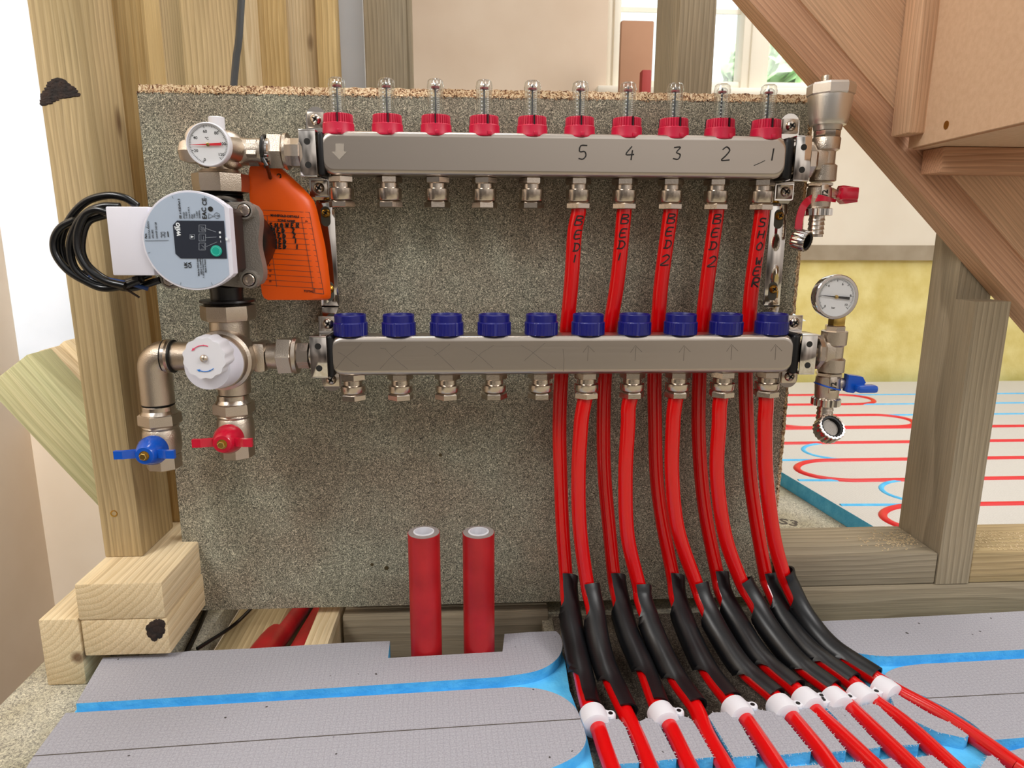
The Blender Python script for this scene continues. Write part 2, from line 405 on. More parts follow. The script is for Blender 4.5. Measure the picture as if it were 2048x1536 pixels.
    def text(s, txt, size, M_, ext=.00015, shear=0, bold=0, align='LEFT'):
        cu = bpy.data.curves.new('t', 'FONT'); cu.body = txt; cu.size = size; cu.extrude = ext; cu.shear = shear
        cu.offset = bold*size; cu.align_x = align; cu.resolution_u = 3
        ob = bpy.data.objects.new('t', cu); COL.objects.link(ob)
        dg = bpy.context.evaluated_depsgraph_get(); me = bpy.data.meshes.new_from_object(ob.evaluated_get(dg))
        me.transform(M_); me.transform(s.tf)
        n0 = len(s.bm.faces); s.bm.from_mesh(me); s.bm.faces.ensure_lookup_table()
        for fc in s.bm.faces[n0:]: fc.material_index = s.mi
        bpy.data.objects.remove(ob); bpy.data.curves.remove(cu); bpy.data.meshes.remove(me)
        return s
    def build(s, name, mat, parent=None, angle=32, origin=None):
        bm = s.bm
        bmesh.ops.recalc_face_normals(bm, faces=bm.faces)
        ca = math.radians(angle)
        for fc in bm.faces: fc.smooth = True
        for e in bm.edges:
            e.smooth = len(e.link_faces) == 2 and e.calc_face_angle(0) < ca
        me = bpy.data.meshes.new(name); 
        if origin is not None: bmesh.ops.translate(bm, verts=bm.verts, vec=-Vector(origin))
        bm.to_mesh(me); bm.free()
        for m_ in (mat if isinstance(mat, (list, tuple)) else [mat]): me.materials.append(MT[m_] if isinstance(m_, str) else m_)
        o = bpy.data.objects.new(name, me); COL.objects.link(o)
        if parent is not None:
            o.parent = parent
            pl_ = parent.matrix_local.translation if parent.parent is None else Vector((0, 0, 0))
            # meshes are in world coordinates; keep them there
            w = Vector((0, 0, 0)); q = parent
            while q is not None: w += q.location; q = q.parent
            o.location = (Vector(origin) if origin is not None else Vector((0, 0, 0))) - w
        elif origin is not None: o.location = Vector(origin)
        return o

def tag(o, label, cat, group=None):
    o['label'] = label; o['category'] = cat
    if group: o['group'] = group
    return o
def thing(name, loc, label, cat, group=None):
    o = bpy.data.objects.new(name, None); COL.objects.link(o); o.location = loc; o.empty_display_size = .01
    return tag(o, label, cat, group)
def struct(o): o['kind'] = 'structure'; return o
def clone(root, delta, label, group=None, lab=True):
    r = root.copy(); COL.objects.link(r); r.location = root.location + Vector(delta); r['label'] = label
    if group: r['group'] = group
    for ch in list(root.children):
        c = ch.copy(); COL.objects.link(c); c.parent = r
        for g in list(ch.children):
            d = g.copy(); COL.objects.link(d); d.parent = c
    return r

def spline(pts, n=10):
    pts = [Vector(p) for p in pts]; q = [pts[0]*2-pts[1]] + pts + [pts[-1]*2-pts[-2]]; out = []
    for i in range(1, len(q)-2):
        for k in range(n):
            t = k/n; a, b, c, d = q[i-1], q[i], q[i+1], q[i+2]
            out.append(.5*((2*b) + (c-a)*t + (2*a-5*b+4*c-d)*t*t + (3*b-a-3*c+d)*t*t*t))
    out.append(pts[-1]); return out

def beam(name, a, b, w, h, mat, side=None, bev=.002, parent=None, cut=None):
    """timber from a to b (centre line), w across 'side', h the other way; local X along the grain"""
    a, b = Vector(a), Vector(b); d = (b-a); Ln = d.length; d.normalize()
    s_ = Vector(side) if side is not None else Vector((1, 0, 0)); s_ = (s_ - d*s_.dot(d)).normalized(); t = d.cross(s_)
    mb = MB(); mb.box((0, 0, 0), (Ln, w, h), bev)
    o = mb.build(name, mat, parent)
    R = Matrix((d, s_, t)).transposed().to_4x4()
    o.matrix_basis = Matrix.Translation((a+b)/2) @ R
    return o
def bbeam(name, x0, x1, y0, y1, z0, z1, axis, mat, bev=.002):
    c = Vector(((x0+x1)/2, (y0+y1)/2, (z0+z1)/2)); L_ = [x1-x0, y1-y0, z1-z0]; k = 'XYZ'.index(axis)
    h = Vector((0, 0, 0)); h[k] = L_[k]/2
    side = [(0, 1, 0), (1, 0, 0), (1, 0, 0)][k]; w = [L_[1], L_[0], L_[0]][k]; hh = [L_[2], L_[2], L_[1]][k]
    return beam(name, c-h, c+h, w, hh, mat, side, bev)

UPM = Matrix(((1, 0, 0, 0), (0, 0, -1, 0), (0, 1, 0, 0), (0, 0, 0, 1)))        # upright text facing -Y
def TXT(loc, rot90=False):
    if rot90: R = Matrix(((0, -1, 0, 0), (0, 0, -1, 0), (1, 0, 0, 0), (0, 0, 0, 1)))
    else: R = UPM
    return Matrix.Translation(loc) @ R

STROKES = {
 'B': [[(0, 0), (0, 1)], [(0, 1), (.55, .95), (.6, .7), (.05, .55), (.65, .4), (.6, .05), (0, 0)]],
 'E': [[(.65, 1), (.05, .95), (0, 0), (.65, .03)], [(0, .5), (.5, .53)]],
 'D': [[(.05, .95), (.05, 0)], [(-.1, .95), (.4, .9), (.65, .5), (.4, .05), (-.1, 0)]],
 'S': [[(.6, .95), (.1, 1), (.08, .62), (.55, .45), (.5, .05), (0, .05)]],
 'H': [[(0, 1), (0, 0)], [(.6, 1), (.6, 0)], [(0, .5), (.6, .52)]],
 'O': [[(.3, 1), (.02, .6), (.1, .05), (.5, .05), (.62, .6), (.3, 1)]],
 'W': [[(0, 1), (.12, 0), (.32, .6), (.5, 0), (.68, 1)]],
 'R': [[(0, 0), (.05, 1), (.6, .95), (.55, .55), (.05, .5), (.65, 0)]],
 '1': [[(.3, 1), (.26, 0)]],
 '2': [[(0, .8), (.3, 1), (.58, .75), (.3, .35), (0, .02), (.65, .05)]],
 '3': [[(0, .95), (.55, .98), (.25, .58), (.6, .4), (.45, .03), (0, .08)]],
 '4': [[(.42, 1), (0, .42), (.65, .42)], [(.5, .72), (.45, 0)]],
 '5': [[(.62, 1), (.1, .97), (.05, .55), (.45, .55), (.58, .25), (.35, 0), (0, .05)]],
}

# ================================================================= SETTING
zF = -.028
floor = MB()
for x0, x1, y0, y1 in ((-.142, 2.9, -1.3, -.112), (-.142, .244, -.112, -.086), (.384, .44, -.112, -.086), (-.142, .022, -.086, 1.36), (.430, .44, -.112, .1), (.180, .44, .1, 1.36), (.44, 2.9, -.112, 1.36), (.022, .180, .9, 1.36)): floor.bx(x0, x1, y0, y1, zF-.03, zF)
struct(floor.build('floor', 'floorchip'))
struct(MB().bx(-.14, 1.2, -1.0, 1.3, -.42, -.40).build('dark_void_slab', 'blackbody'))  # black slab added underneath so that the floor openings look dark
mb = MB()
xl, xr = P(1212, 165, 1.34).x, 1.62
zs = P(1215, 178, 1.34).z; z1 = P(1700, 490, 1.34).z; z2 = P(1700, 520, 1.34).z
mb.bx(-1.6, xl, 1.34, 1.46, z1, 2.4); mb.bx(xl, xr, 1.34, 1.46, z1, zs); mb.bx(xr, 3.2, 1.34, 1.46, z1, 2.4); mb.bx(xl, xr, 1.34, 1.46, 1.75, 2.4)
struct(mb.build('wall_back', 'plaster'))
struct(MB().bx(-1.6, 3.2, 1.32, 1.46, z2, z1).build('trim_1', 'screed'))
struct(MB().bx(-1.6, 3.2, 1.335, 1.46, -.03, z2).build('wall_right', 'insul'))
# far right cream plaster reveal panel
struct(MB().bx(xr-.27, 3.2, 1.325, 1.34, z1, zs).build('trim_2', 'plaster_r'))
# stairwell walls on the left
cx = P(62, 880, .55).x
struct(MB().bx(cx-.08, cx, -.6, .62, -1.1, 2.2).build('wall_left', 'plaster_l'))
struct(MB().bx(cx, -.12, .55, .62, -1.1, P(150, 840, .55).z).build('wall_left_back', 'plaster_l'))
struct(MB().bx(cx, P(351, 90, .55).x+.03, .55, .62, P(150, 840, .55).z, 2.2).build('trim_3', 'white_board'))

# window
wn_y = 1.36
mb = MB()
def fr(x0, x1, z0, z1, t, y0=wn_y, dy=.05):
    mb.bx(x0, x0+t, y0, y0+dy, z0, z1, .004); mb.bx(x1-t, x1, y0, y0+dy, z0, z1, .004)
    mb.bx(x0+t, x1-t, y0, y0+dy, z0, z0+t, .004); mb.bx(x0+t, x1-t, y0, y0+dy, z1-t, z1, .004)
wm = P(1508, 90, 1.36).x
fr(xl, xr, zs-.01, 1.75, .022)
fr(xl+.02, wm, zs+.008, 1.73, .02, wn_y-.012)
fr(wm, xr-.02, zs+.008, 1.73, .02, wn_y-.012)
mb.bx(wm-.040, wm+.040, wn_y-.02, wn_y+.045, zs, 1.74, .004); mb.bx(wm-.018, wm+.018, wn_y-.028, wn_y, zs, 1.74, .004)
win = struct(mb.build('window_1', 'upvc'))
b_ = MB(); zb = P(1250, 18, 1.37).z
b_.bx(xl+.03, wm-.01, wn_y+.012, wn_y+.02, zb-.006, zb+.006); b_.bx(wm+.01, xr-.03, wn_y+.012, wn_y+.02, zb-.006, zb+.006)
b_.build('glazing_bar', 'upvc', win)
MB().bx(xl+.03, xr-.03, wn_y+.014, wn_y+.018, zs+.02, 1.72).build('pane', 'winglass', win)
MB().bx(xl-.03, xr+.03, 1.30, 1.36, zs-.018, zs+.002, .003).build('window_sill', 'upvc', win)
# bushes outside
for i, (px, py, s_) in enumerate([(1575, 150, .42), (1900, 170, .5)]):
    c = P(px, py, 4.2); mb = MB()
    for k in range(420):
        u = random.random()*2*PI; w_ = math.acos(random.uniform(-1, 1)); r = s_*random.uniform(.75, 1.05)
        p = c + Vector((math.sin(w_)*math.cos(u), math.sin(w_)*math.sin(u), math.cos(w_)*.8))*r
        q = Vector([random.uniform(-1, 1) for _ in range(3)]).normalized()*.09; q2 = q.orthogonal().normalized()*.05
        mb.f([mb.v(p-q), mb.v(p+q2), mb.v(p+q), mb.v(p-q2)])
    mb.sphere(c, s_*.8, 12, (1, 1, .8)); mb.lathe((c.x, c.y, c.z-s_*3), (0, 0, 1), [(0, .05), (s_*2.6, .03)], 8)
    tag(mb.build('garden_bush', 'leaf'), ['pale green bush outside the window beside the mullion', 'larger green bush outside behind the red timber stair string'][i], 'bush')

# ================================================================= TIMBER, LEFT
def stud(pl_, pr_, Y, d, z0, z1, mat, name, label, py=90, cat='timber post'):
    x0, x1 = P(pl_, py, Y).x, P(pr_, py, Y).x
    o = bbeam(name, x0, x1, Y, Y+d, z0, z1, 'Z', mat)
    tag(o, label, cat); return o
pa, pb = P(53, 0, -.038), P(143, 0, -.038); ka = (1.1-.0895)/(pa.z-.0895)
o = beam('timber_post', (-.049, .0035, .0895), (-.049+((pa.x+pb.x)/2+.049)*ka, .0035, 1.1), .042, .083, 'w_post', (1, 0, 0)); tag(o, 'tall knotty timber post in front at far left, standing on the stacked sole plates', 'timber post')
kn = P(118, 190, -.038)
k = MB(); poly_k = [(84, 212), (84, 192), (99, 166), (118, 156), (148, 178), (160, 190), (122, 197)]
def inside(x, y, pg):
    c_ = False
    for i in range(len(pg)):
        x1_, y1_ = pg[i]; x2_, y2_ = pg[i-1]
        if (y1_ > y) != (y2_ > y) and x < (x2_-x1_)*(y-y1_)/(y2_-y1_)+x1_: c_ = not c_
    return c_
for i in range(900):
    qx, qy = random.uniform(84, 160), random.uniform(155, 212)
    if inside(qx, qy, poly_k):
        k.sphere(P(qx, qy, -.0379), random.uniform(.0012, .0026), 6, (1.5, .45, .7))
k.build('knot', simple('bark_knot', '#2e1c12', .8, bump=1, bscale=300, var=1, vscale=150, var_hex='#140b07'), None)
kno = bpy.data.objects['knot']; kno.parent = o; kno.matrix_parent_inverse = o.matrix_basis.inverted()
sc = MB(); q = P(228, 1027, -.038)
sc.lathe(q+Vector((0, .001, 0)), (0, -1, 0), [(0, .004), (.0016, .0038), (.0008, .0022)], 14)
so = sc.build('screw_head', 'goldscrew', None); so.parent = o; so.matrix_parent_inverse = o.matrix_basis.inverted()

stud(226, 296, .06, .042, .0895, 1.4, 'w_yellow', 'timber_stud', 'yellow timber stud directly right of the knotty left post, behind the board corner')
stud(290, 329, .16, .06, .0895, 1.6, 'w_post', 'timber_stud', 'brown shaded stud between the yellow stud and the white gap')
stud(330, 346, .24, .012, .0895, 1.6, 'w_yellow', 'timber_stud', 'narrow pale stud edge just left of the white gap')
stud(362, 472, .38, .042, .0895, 1.8, 'w_post', 'timber_stud', 'wide flat stud with a small star knot, left of the dark grey cable')
stud(474, 490, .46, .09, .0895, 1.8, 'w_light', 'timber_stud', 'thin pale stud edge just right of the dark grey cable')
stud(486, 566, .56, .042, .0895, 2.0, 'w_yellow', 'timber_stud', 'yellow stud with spidery dark knots above the board', )
stud(563, 637, .62, .042, -.028, 2.0, 'w_light', 'timber_stud', 'pale yellow stud right of the one with spidery knots')
stud(633, 673, .60, .042, -.028, 2.0, 'w_yellow', 'timber_stud', 'rightmost stud of the yellow cluster, beside the white wall strip')
struct(MB().bx(P(672, 90, .75).x, P(728, 90, .75).x, .75, .80, -.028, 2.0).build('trim_4', 'white_board'))
stud(729, 812, .62, .05, -.028, 2.0, 'w_grey', 'timber_post', 'grey-brown rough post above the board, behind the second flow meter')
stud(813, 823, .64, .04, -.028, 2.0, 'w_grey', 'timber_batten', 'thin grey batten against the right side of the rough post', cat='batten')
# rough sawn post before the window
x0, x1 = P(1356, 90, .30).x, P(1430, 90, .30).x
yb = .30
while P(1310, 90, yb).x < x0: yb += .002
o = bbeam('timber_post', x0, x1, .30, yb, -.028, 2.0, 'Z', 'w_grey', .004); tag(o, 'rough grey sawn post standing before the window, behind the board', 'timber post')
# dark grey cable
p = [P(492, -700, .33), P(486, -120, .33), P(479, 60, .33), P(472, 120, .33), P(466, 200, .33), P(466, 300, .33)]
p.append(p[-1]+Vector((0, 0, -.4)))
tag(MB().tube(spline(p, 6), .0052, 10).build('hanging_cable', 'cable_g'), 'dark grey cable hanging between studs behind the board', 'cable')
# sole plates
o = bbeam('sole_plate', -.0705, .0185, -.1, 1.30, .0480, .0895, 'Y', 'w_light'); tag(o, 'upper of two stacked sole plates, end grain towards the camera, at lower left', 'timber plate')
o = bbeam('sole_plate', -.0690, .0200, -.1, 1.30, .0062, .0478, 'Y', 'w_light'); tag(o, 'lower stacked sole plate with a dark knot at its right edge, under the upper one', 'timber plate')
o = bbeam('sole_plate', -.112, -.0712, -.1, 1.30, -.0275, .050, 'Y', 'w_light'); tag(o, 'timber set on edge at far left beside the stacked sole plates', 'timber plate')
kk = MB()
for i in range(14): kk.sphere((.006+random.uniform(-.006, .010), -.1003, .036+random.uniform(-.010, .009)), .0042, 8, (1, .18, 1.3))
ko = kk.build('knot', bpy.data.materials['bark_knot'], None); lo = [o_ for o_ in bpy.data.objects if o_.name == 'sole_plate.001'][0]
ko.parent = lo; ko.matrix_parent_inverse = lo.matrix_basis.inverted()
# diagonal timbers at the left
def diag(name, pA, pB, pC, Y, depth, mat, label):
    """front face: lower edge from pA to pC, width towards pB (all photo points on the plane Y)"""
    A, B, C = P(*pA, Y), P(*pB, Y), P(*pC, Y)
    d = (C-A).normalized(); wv = (B-A) - d*(B-A).dot(d); w = wv.length
    a0 = A + d*(B-A).dot(d) + wv*.5 + Vector((0, depth/2, 0)); b0 = C + wv*.5 + Vector((0, depth/2, 0))
    o = beam(name, a0, b0, w, depth, mat, wv, .002); tag(o, label, 'timber post'); return o
diag('diagonal_timber', (-40, 762), (55, 708), (232, 1051), .10, .05, 'w_green', 'greenish diagonal timber leaning behind the left post, its flat face towards the camera')
diag('diagonal_timber', (70, 735), (128, 681), (240, 900), .20, .05, 'w_light', 'pale diagonal timber with grooves, behind and above the greenish one')
diag('diagonal_timber', (20, 755), (80, 700), (232, 955), .152, .045, 'w_light', 'pale middle diagonal timber between the greenish and the grooved one')

# under the board
o = bbeam('sole_plate', .193, .722, .026, .105, -.0149, .027, 'X', 'w_grey'); tag(o, 'sole plate running under the bottom edge of the board', 'timber plate')
o = bbeam('packing_plank', .182, .438, .004, .09, -.075, -.0153, 'X', 'w_grey'); tag(o, 'thin dirty grey plank packed under the sole plate below the board', 'plank')
o = bbeam('floor_joist', .151, .178, -.08, .88, -.12, -.010, 'Y', 'w_light'); tag(o, 'pale joist running back in the floor opening beneath the board, left of the dirty plank', 'timber joist')
o = bbeam('floor_joist', .040, .102, -.08, .88, -.12, -.030, 'Y', 'w_post'); tag(o, 'brown joist in the floor opening beside the stacked sole plates, under the black cables', 'timber joist')
for i, (pa, pb, r) in enumerate([((522, 1296, -.045), (588, 1215, .10), .0165), ((605, 1292, -.045), (650, 1215, .10), .0175)]):
    a, b = P(*pa), P(*pb); d = (b-a).normalized(); a = a - d*.03 - Vector((0, 0, .011)); b = b + d*.35
    tag(MB().tube([a, b], r, 20).build('red_sleeve_pipe', 'red_sleeve'), ['red sleeve rising from the floor opening under the board, nearer the stacked sole plates', 'red sleeve rising from the floor opening under the board, nearer the pale joist'][i], 'pipe')
p = [P(372, 1310, -.06), P(400, 1262, .0), P(417, 1215, .05), P(440, 1150, .1)]
tag(MB().tube(spline([(v.x, v.y, max(v.z, -.02)) for v in p], 6), .0032, 8).build('black_cable', 'cable'), 'black cable rising beside the stacked sole plates under the board', 'cable')
p = [P(395, 1305, -.05), P(470, 1258, .0), P(520, 1215, .06), P(560, 1180, .12)]
tag(MB().tube(spline([(v.x, v.y, max(v.z, -.02)) for v in p], 6), .0022, 8).build('black_cable', 'cable'), 'thinner black cable slanting under the board left of the red sleeves', 'cable')

# ================================================================= TIMBER, RIGHT
o = bbeam('sole_plate', .726, 1.5, -.02, .065, -.0275, .0222, 'X', 'w_grey'); tag(o, 'lower sole plate at right behind the black pipe bends', 'timber plate')
xpA, xpB = P(1870, 1168, -.02).x, P(1935, 1168, -.02).x
o = bbeam('sole_plate', .726, xpA-.001, -.02, .065, .0226, .0635, 'X', 'w_grey'); tag(o, 'upper sole plate with sawdust on top, left of the right-hand post', 'timber plate')
o = bbeam('sole_plate', xpB+.001, 1.5, -.02, .065, .0226, .0635, 'X', 'w_post'); tag(o, 'upper sole plate piece at the right edge, right of the post', 'timber plate')
zn = P(1925, 600, 0).z; mb = MB(Matrix.Rotation(PI/2, 4, 'Y').inverted()); zb0 = .0226
mb.prism([(xpA, y_, z_) for y_, z_ in ((-.021, zb0), (.064, zb0), (.064, .95), (.0125, .95), (.0125, zn), (-.021, zn))], (xpB-xpA, 0, 0))
o = mb.build('timber_post', 'w_grey'); o.matrix_basis = Matrix.Rotation(PI/2, 4, 'Y'); tag(o, 'grey-brown post at right rising from the sole plates in front of the yellow insulation', 'timber post')
mb = MB()
for i in range(520):
    if i < 300: px, py = random.gauss(1790, 34), random.gauss(1078, 9)
    else: px, py = random.uniform(1950, 2048), random.uniform(1062, 1100)
    q = PZ(px, py, .0638)
    if q.y > .062 or q.y < -.018 or (xpA-.003 < q.x < xpB+.003): continue
    mb.box(q, (random.uniform(.0008, .003), random.uniform(.0006, .0014), .0005), 0, Matrix.Rotation(random.uniform(0, 3), 4, 'Z'))
sd = mb.build('sawdust', 'w_light'); tag(sd, 'pale sawdust scattered on top of the upper sole plates beside the right post', 'sawdust'); sd['kind'] = 'stuff'
# ================================================================= STAIR
def quad(name, pts, d, mat, label, cat):
    """thick board: outline of photo-derived points, extruded by d; local X along first edge"""
    pts = [Vector(p) for p in pts]; o_ = pts[0]; ex = (pts[1]-pts[0]).normalized()
    n = (pts[1]-pts[0]).cross(pts[2]-pts[0]).normalized(); ey = n.cross(ex)
    R = Matrix((ex, ey, n)).transposed(); Ri = R.inverted()
    mb = MB(); mb.prism([Ri @ (p-o_) for p in pts], Ri @ Vector(d))
    ob = mb.build(name, mat); ob.matrix_basis = Matrix.Translation(o_) @ R.to_4x4()
    if label: tag(ob, label, cat)
    return ob
YS = -.012
st = thing('stair_string', P(1700, 220, YS), 'red pine stair string running diagonally down from the window to the right edge', 'stair string')
def adopt(ch, par):
    ch.parent = par; ch.matrix_parent_inverse = Matrix.Translation(par.location).inverted(); return ch
g1 = quad('string_board', [P(1054, -500, YS), P(2160, 745, YS), P(2160, 640, YS), P(1172, -500, YS)], (0, .022, 0), 'w_red', None, None)
# chamfered lower edge
a, b, c, d = P(1054, -500, YS), P(2160, 745, YS), P(2160, 792, YS+.020), P(1028, -500, YS+.020)
g3 = quad('string_chamfer', [a, b, c, d], (0, .002, 0), 'w_red2', None, None)
g2 = quad('string_face', [P(1170, -500, YS-.003), P(2160, 650, YS-.003), P(2160, -500, YS-.003)], (0, .020, 0), 'w_red2', None, None)
for g in (g1, g2, g3): adopt(g, st)
zt = P(1816, 297, -.019).z
ta, tb = P(1816, 297, -.019), PZ(2140, 222, zt)
riser = quad('stair_riser', [ta, tb, tb+Vector((0, 0, .30)), ta+Vector((0, 0, .30))], (.004, .003, 0), 'mdf', 'pale brown fibreboard riser with a screw, at top right', 'stair riser')
nrm = (tb-ta).cross(Vector((0, 0, 1))).normalized()
d0 = ray(1893, 250); tt = (ta-CLOC).dot(nrm)/d0.dot(nrm); q = CLOC + d0*tt
sc = MB(); sc.lathe(q, -nrm if nrm.y > 0 else nrm, [(-.0005, .0042), (.0008, .0040), (.0002, .0022)], 14)
so = sc.build('screw', 'goldscrew'); so.parent = riser; so.matrix_parent_inverse = riser.matrix_basis.inverted()
tread = quad('stair_tread', [ta+Vector((.006, .001, -.001)), tb+Vector((.006, 0, -.001)), Vector((1.25, tb.y, zt-.001)), Vector((1.25, -.0158, zt-.001)), Vector((ta.x+.008, -.0158, zt-.001))], (0, 0, .006), 'mdf', 'dark wedge of stair tread underside below the fibreboard riser', 'stair tread')
def front_for(X, px, py):
    y = -.016
    while P(px, py, y).x > X and y > -.12: y -= .001
    return y
xb_ = P(1844, 312, -.0158).x; yf_ = front_for(xb_, 1882, 330)
o = bbeam('stair_batten', xb_, 1.25, yf_, -.0158, P(1884, 345, yf_).z, zt-.0012, 'X', 'w_red'); tag(o, 'horizontal red pine batten with pale end grain under the tread', 'batten')
xb_ = P(1781, 268, -.0158).x; yf_ = front_for(xb_, 1816, 264)
o = bbeam('stair_batten', xb_, P(1863, 262, yf_).x, yf_, -.0158, P(1816, 266, yf_).z, 1.1, 'Z', 'w_red2'); tag(o, 'vertical red pine batten left of the fibreboard riser', 'batten')

# ================================================================= FAR ROOM FLOOR
def far(px, py): v = PZ(px, py, 0); return (v.x, v.y)
e1, e2 = far(1540, 930), far(1760, 1060)
dxy = ((e2[0]-e1[0]), (e2[1]-e1[1])); k = (1.3-e1[1])/dxy[1]; top = (e1[0]+dxy[0]*k, 1.30)
k = (.10-e1[1])/dxy[1]; bot = (e1[0]+dxy[0]*k, .10)
fp = thing('insulation_floor_panel', (1.4, .7, zF), 'pale panelled floor with blue edge and looping grooves in the far right room', 'floor panel')
mb = MB(); mb.pad([bot, (2.8, .10), (2.8, 1.30), top], -.0275, -.0005); mb.build('panel_sheet', ['facing2', 'blue'], fp)
mb = MB()
def arc_pts(cx, cy, rx, ry, a0, a1, n=18): return [(cx+rx*math.cos(a0+(a1-a0)*i/n), cy+ry*math.sin(a0+(a1-a0)*i/n)) for i in range(n+1)]
RW = .0075; SPC = .118
ys = [.168, .288, .412, .532, .652, .770, .888, 1.005, 1.12]                                   # groove lines
def xedge(y): return e1[0] + dxy[0]*(y-e1[1])/dxy[1]
def flat_tube(mb_, pts, z, r):
    mb_.tube([(x, y, z) for x, y in pts], r, 10)
gb = MB()
for i in range(8):
    y0_, y1_ = ys[i], ys[i+1]; xc = xedge(y0_) + .115 + (.085 if i % 2 else 0)
    pts = arc_pts(xc, (y0_+y1_)/2, .085, (y1_-y0_)/2, 1.5*PI, .5*PI)
    flat_tube(gb, [(2.7, y0_)] + pts + [(2.7, y1_)], -.0045, .0064)
    flat_tube(gb, [(xedge(y0_)+.004, y0_+.008), (xc+.02, y0_)], -.0045, .0064)
gb.build('groove', 'blue', fp)
for i, lb in ((0, 'red loop nearest the sole plate in the far room floor'), (2, 'red loop in the middle of the far room floor, left of the post'), (4, 'red loop just behind the middle one on the far room floor')):
    y0_, y1_ = ys[i], ys[i+1]; xc = xedge(y0_) + .115
    pts = arc_pts(xc, (y0_+y1_)/2, .085, (y1_-y0_)/2, 1.5*PI, .5*PI, 24)
    tag(MB().tube([(x, y, -.004) for x, y in [(2.7, y0_)] + pts + [(2.7, y1_)]], .0079, 12).build('floor_heating_loop', 'red_dark'), lb, 'heating pipe')
pa_, pb_ = PZ(1600, 845, 0).x, PZ(1775, 845, 0).x; y0_, y1_ = ys[5]+.008, ys[6]
pts = arc_pts(pa_, (y0_+y1_)/2, .07, (y1_-y0_)/2, 1.5*PI, .5*PI, 20) + arc_pts(pb_, (y0_+y1_)/2, .07, (y1_-y0_)/2, .5*PI, -.5*PI, 20)
tag(MB().tube([(x, y, -.004) for x, y in pts], .0079, 12, closed=True).build('floor_heating_loop', 'red_dark'), 'racetrack shaped red loop under the hanging cap on the far room floor', 'heating pipe')
pb_ = PZ(1690, 800, 0).x
pts = arc_pts(pb_, (ys[7]+ys[8])/2, .08, (ys[8]-ys[7])/2, 1.5*PI, 2.5*PI, 20)
tag(MB().tube([(x, y, -.004) for x, y in [(xedge(ys[7])+.1, ys[7])] + pts + [(xedge(ys[8])+.1, ys[8])]], .0079, 12).build('floor_heating_loop', 'red_dark'), 'farthest red loop, turning back below the blue handled valve', 'heating pipe')
# stamped letters on the subfloor
mb = MB(); v = PZ(1556, 1046, zF+.0003); mb.text('S3', .034, Matrix.Translation((v.x, v.y, zF+.0002)) @ Matrix.Rotation(-.5, 4, 'Z'), bold=.02)
mb.build('stamped_letters', 'ink_soft', bpy.data.objects['floor'])

# items before the window
c = P(1277, 60, 1.12)
o = MB().box((c.x, 1.14, (P(1277, 38, 1.12).z + .70)/2), (P(1310, 60, 1.12).x-P(1244, 60, 1.12).x, .02, P(1277, 38, 1.12).z-.70), .004).build('cardboard_sheet', 'card'); tag(o, 'brown cardboard sheet standing upright at the window, left of the rough post', 'cardboard')
o = MB().box((P(1292, 170, 1.06).x, 1.07, (P(1292, 140, 1.06).z+.70)/2), (.024, .03, P(1292, 140, 1.06).z-.70), .003).build('red_box', simple('brick_red', '#9a2a22', .6)); tag(o, 'narrow red box standing in front of the brown cardboard', 'box')
o = bbeam('trestle_board', P(1236, 190, 1.1).x, P(1330, 190, 1.1).x, 1.0, 1.2, .66, .70, 'X', 'w_light'); tag(o, 'shelf board below the window hidden behind the chipboard', 'board')
for xx in (P(1240, 190, 1.1).x, P(1326, 190, 1.1).x-.03):
    lg = bbeam('leg', xx, xx+.03, 1.08, 1.11, zF, .66, 'Z', 'w_light'); lg.parent = o; lg.matrix_parent_inverse = o.matrix_basis.inverted()

# ================================================================= MOUNTING BOARD
BW, BH = .717, .59
bd = thing('mounting_board', (0, 0, 0), 'large green-grey chipboard sheet carrying both manifolds, raw chips along its top and right edges', 'board')
mb = MB()
mb.mi = 0
def bface(vs, mi): mb.mi = mi; mb.f([mb.v(v) for v in vs])
bface([(0, 0, 0), (BW, 0, 0), (BW, 0, BH), (0, 0, BH)], 0); bface([(0, .022, 0), (0, .022, BH), (BW, .022, BH), (BW, .022, 0)], 0)
bface([(0, 0, 0), (0, 0, BH), (0, .022, BH), (0, .022, 0)], 1); bface([(BW, 0, 0), (BW, .022, 0), (BW, .022, BH), (BW, 0, BH)], 1)
bface([(0, 0, BH), (BW, 0, BH), (BW, .022, BH), (0, .022, BH)], 1); bface([(0, 0, 0), (0, .022, 0), (BW, .022, 0), (BW, 0, 0)], 1)
mb.build('chipboard_face', ['board', 'rawchip'], bd)
mb = MB(); n = 260
top_ = [BH+.0086+random.uniform(-.0007, .0007) for _ in range(n+1)]
for i in range(n):
    x0, x1 = BW*i/n, BW*(i+1)/n
    a = [mb.v((x0, .0035, BH-.0005)), mb.v((x1, .0035, BH-.0005)), mb.v((x1, .0045, top_[i+1])), mb.v((x0, .0045, top_[i]))]
    b = [mb.v((x0, .016, BH-.0005)), mb.v((x1, .016, BH-.0005)), mb.v((x1, .015, top_[i+1])), mb.v((x0, .015, top_[i]))]
    mb.f(a); mb.f(b[::-1]); mb.f([a[3], a[2], b[2], b[3]])
    if i == 0: mb.f([a[0], a[3], b[3], b[0]])
    if i == n-1: mb.f([a[1], b[1], b[2], a[2]])
for i in range(420):                                              # loose chips on the front lip
    x = random.uniform(0, BW); z = BH + random.uniform(-.0006, .0012)
    mb.box((x, -.0004, z), (random.uniform(.0012, .0045), .0007, random.uniform(.0004, .0012)), 0, Matrix.Rotation(random.uniform(-1.4, 1.4), 4, 'Y'))
mb.build('top_tongue', 'rawchip', bd)
mb = MB(); n = 220
ro = [BW+.0052+random.uniform(-.0007, .0007) for _ in range(n+1)]
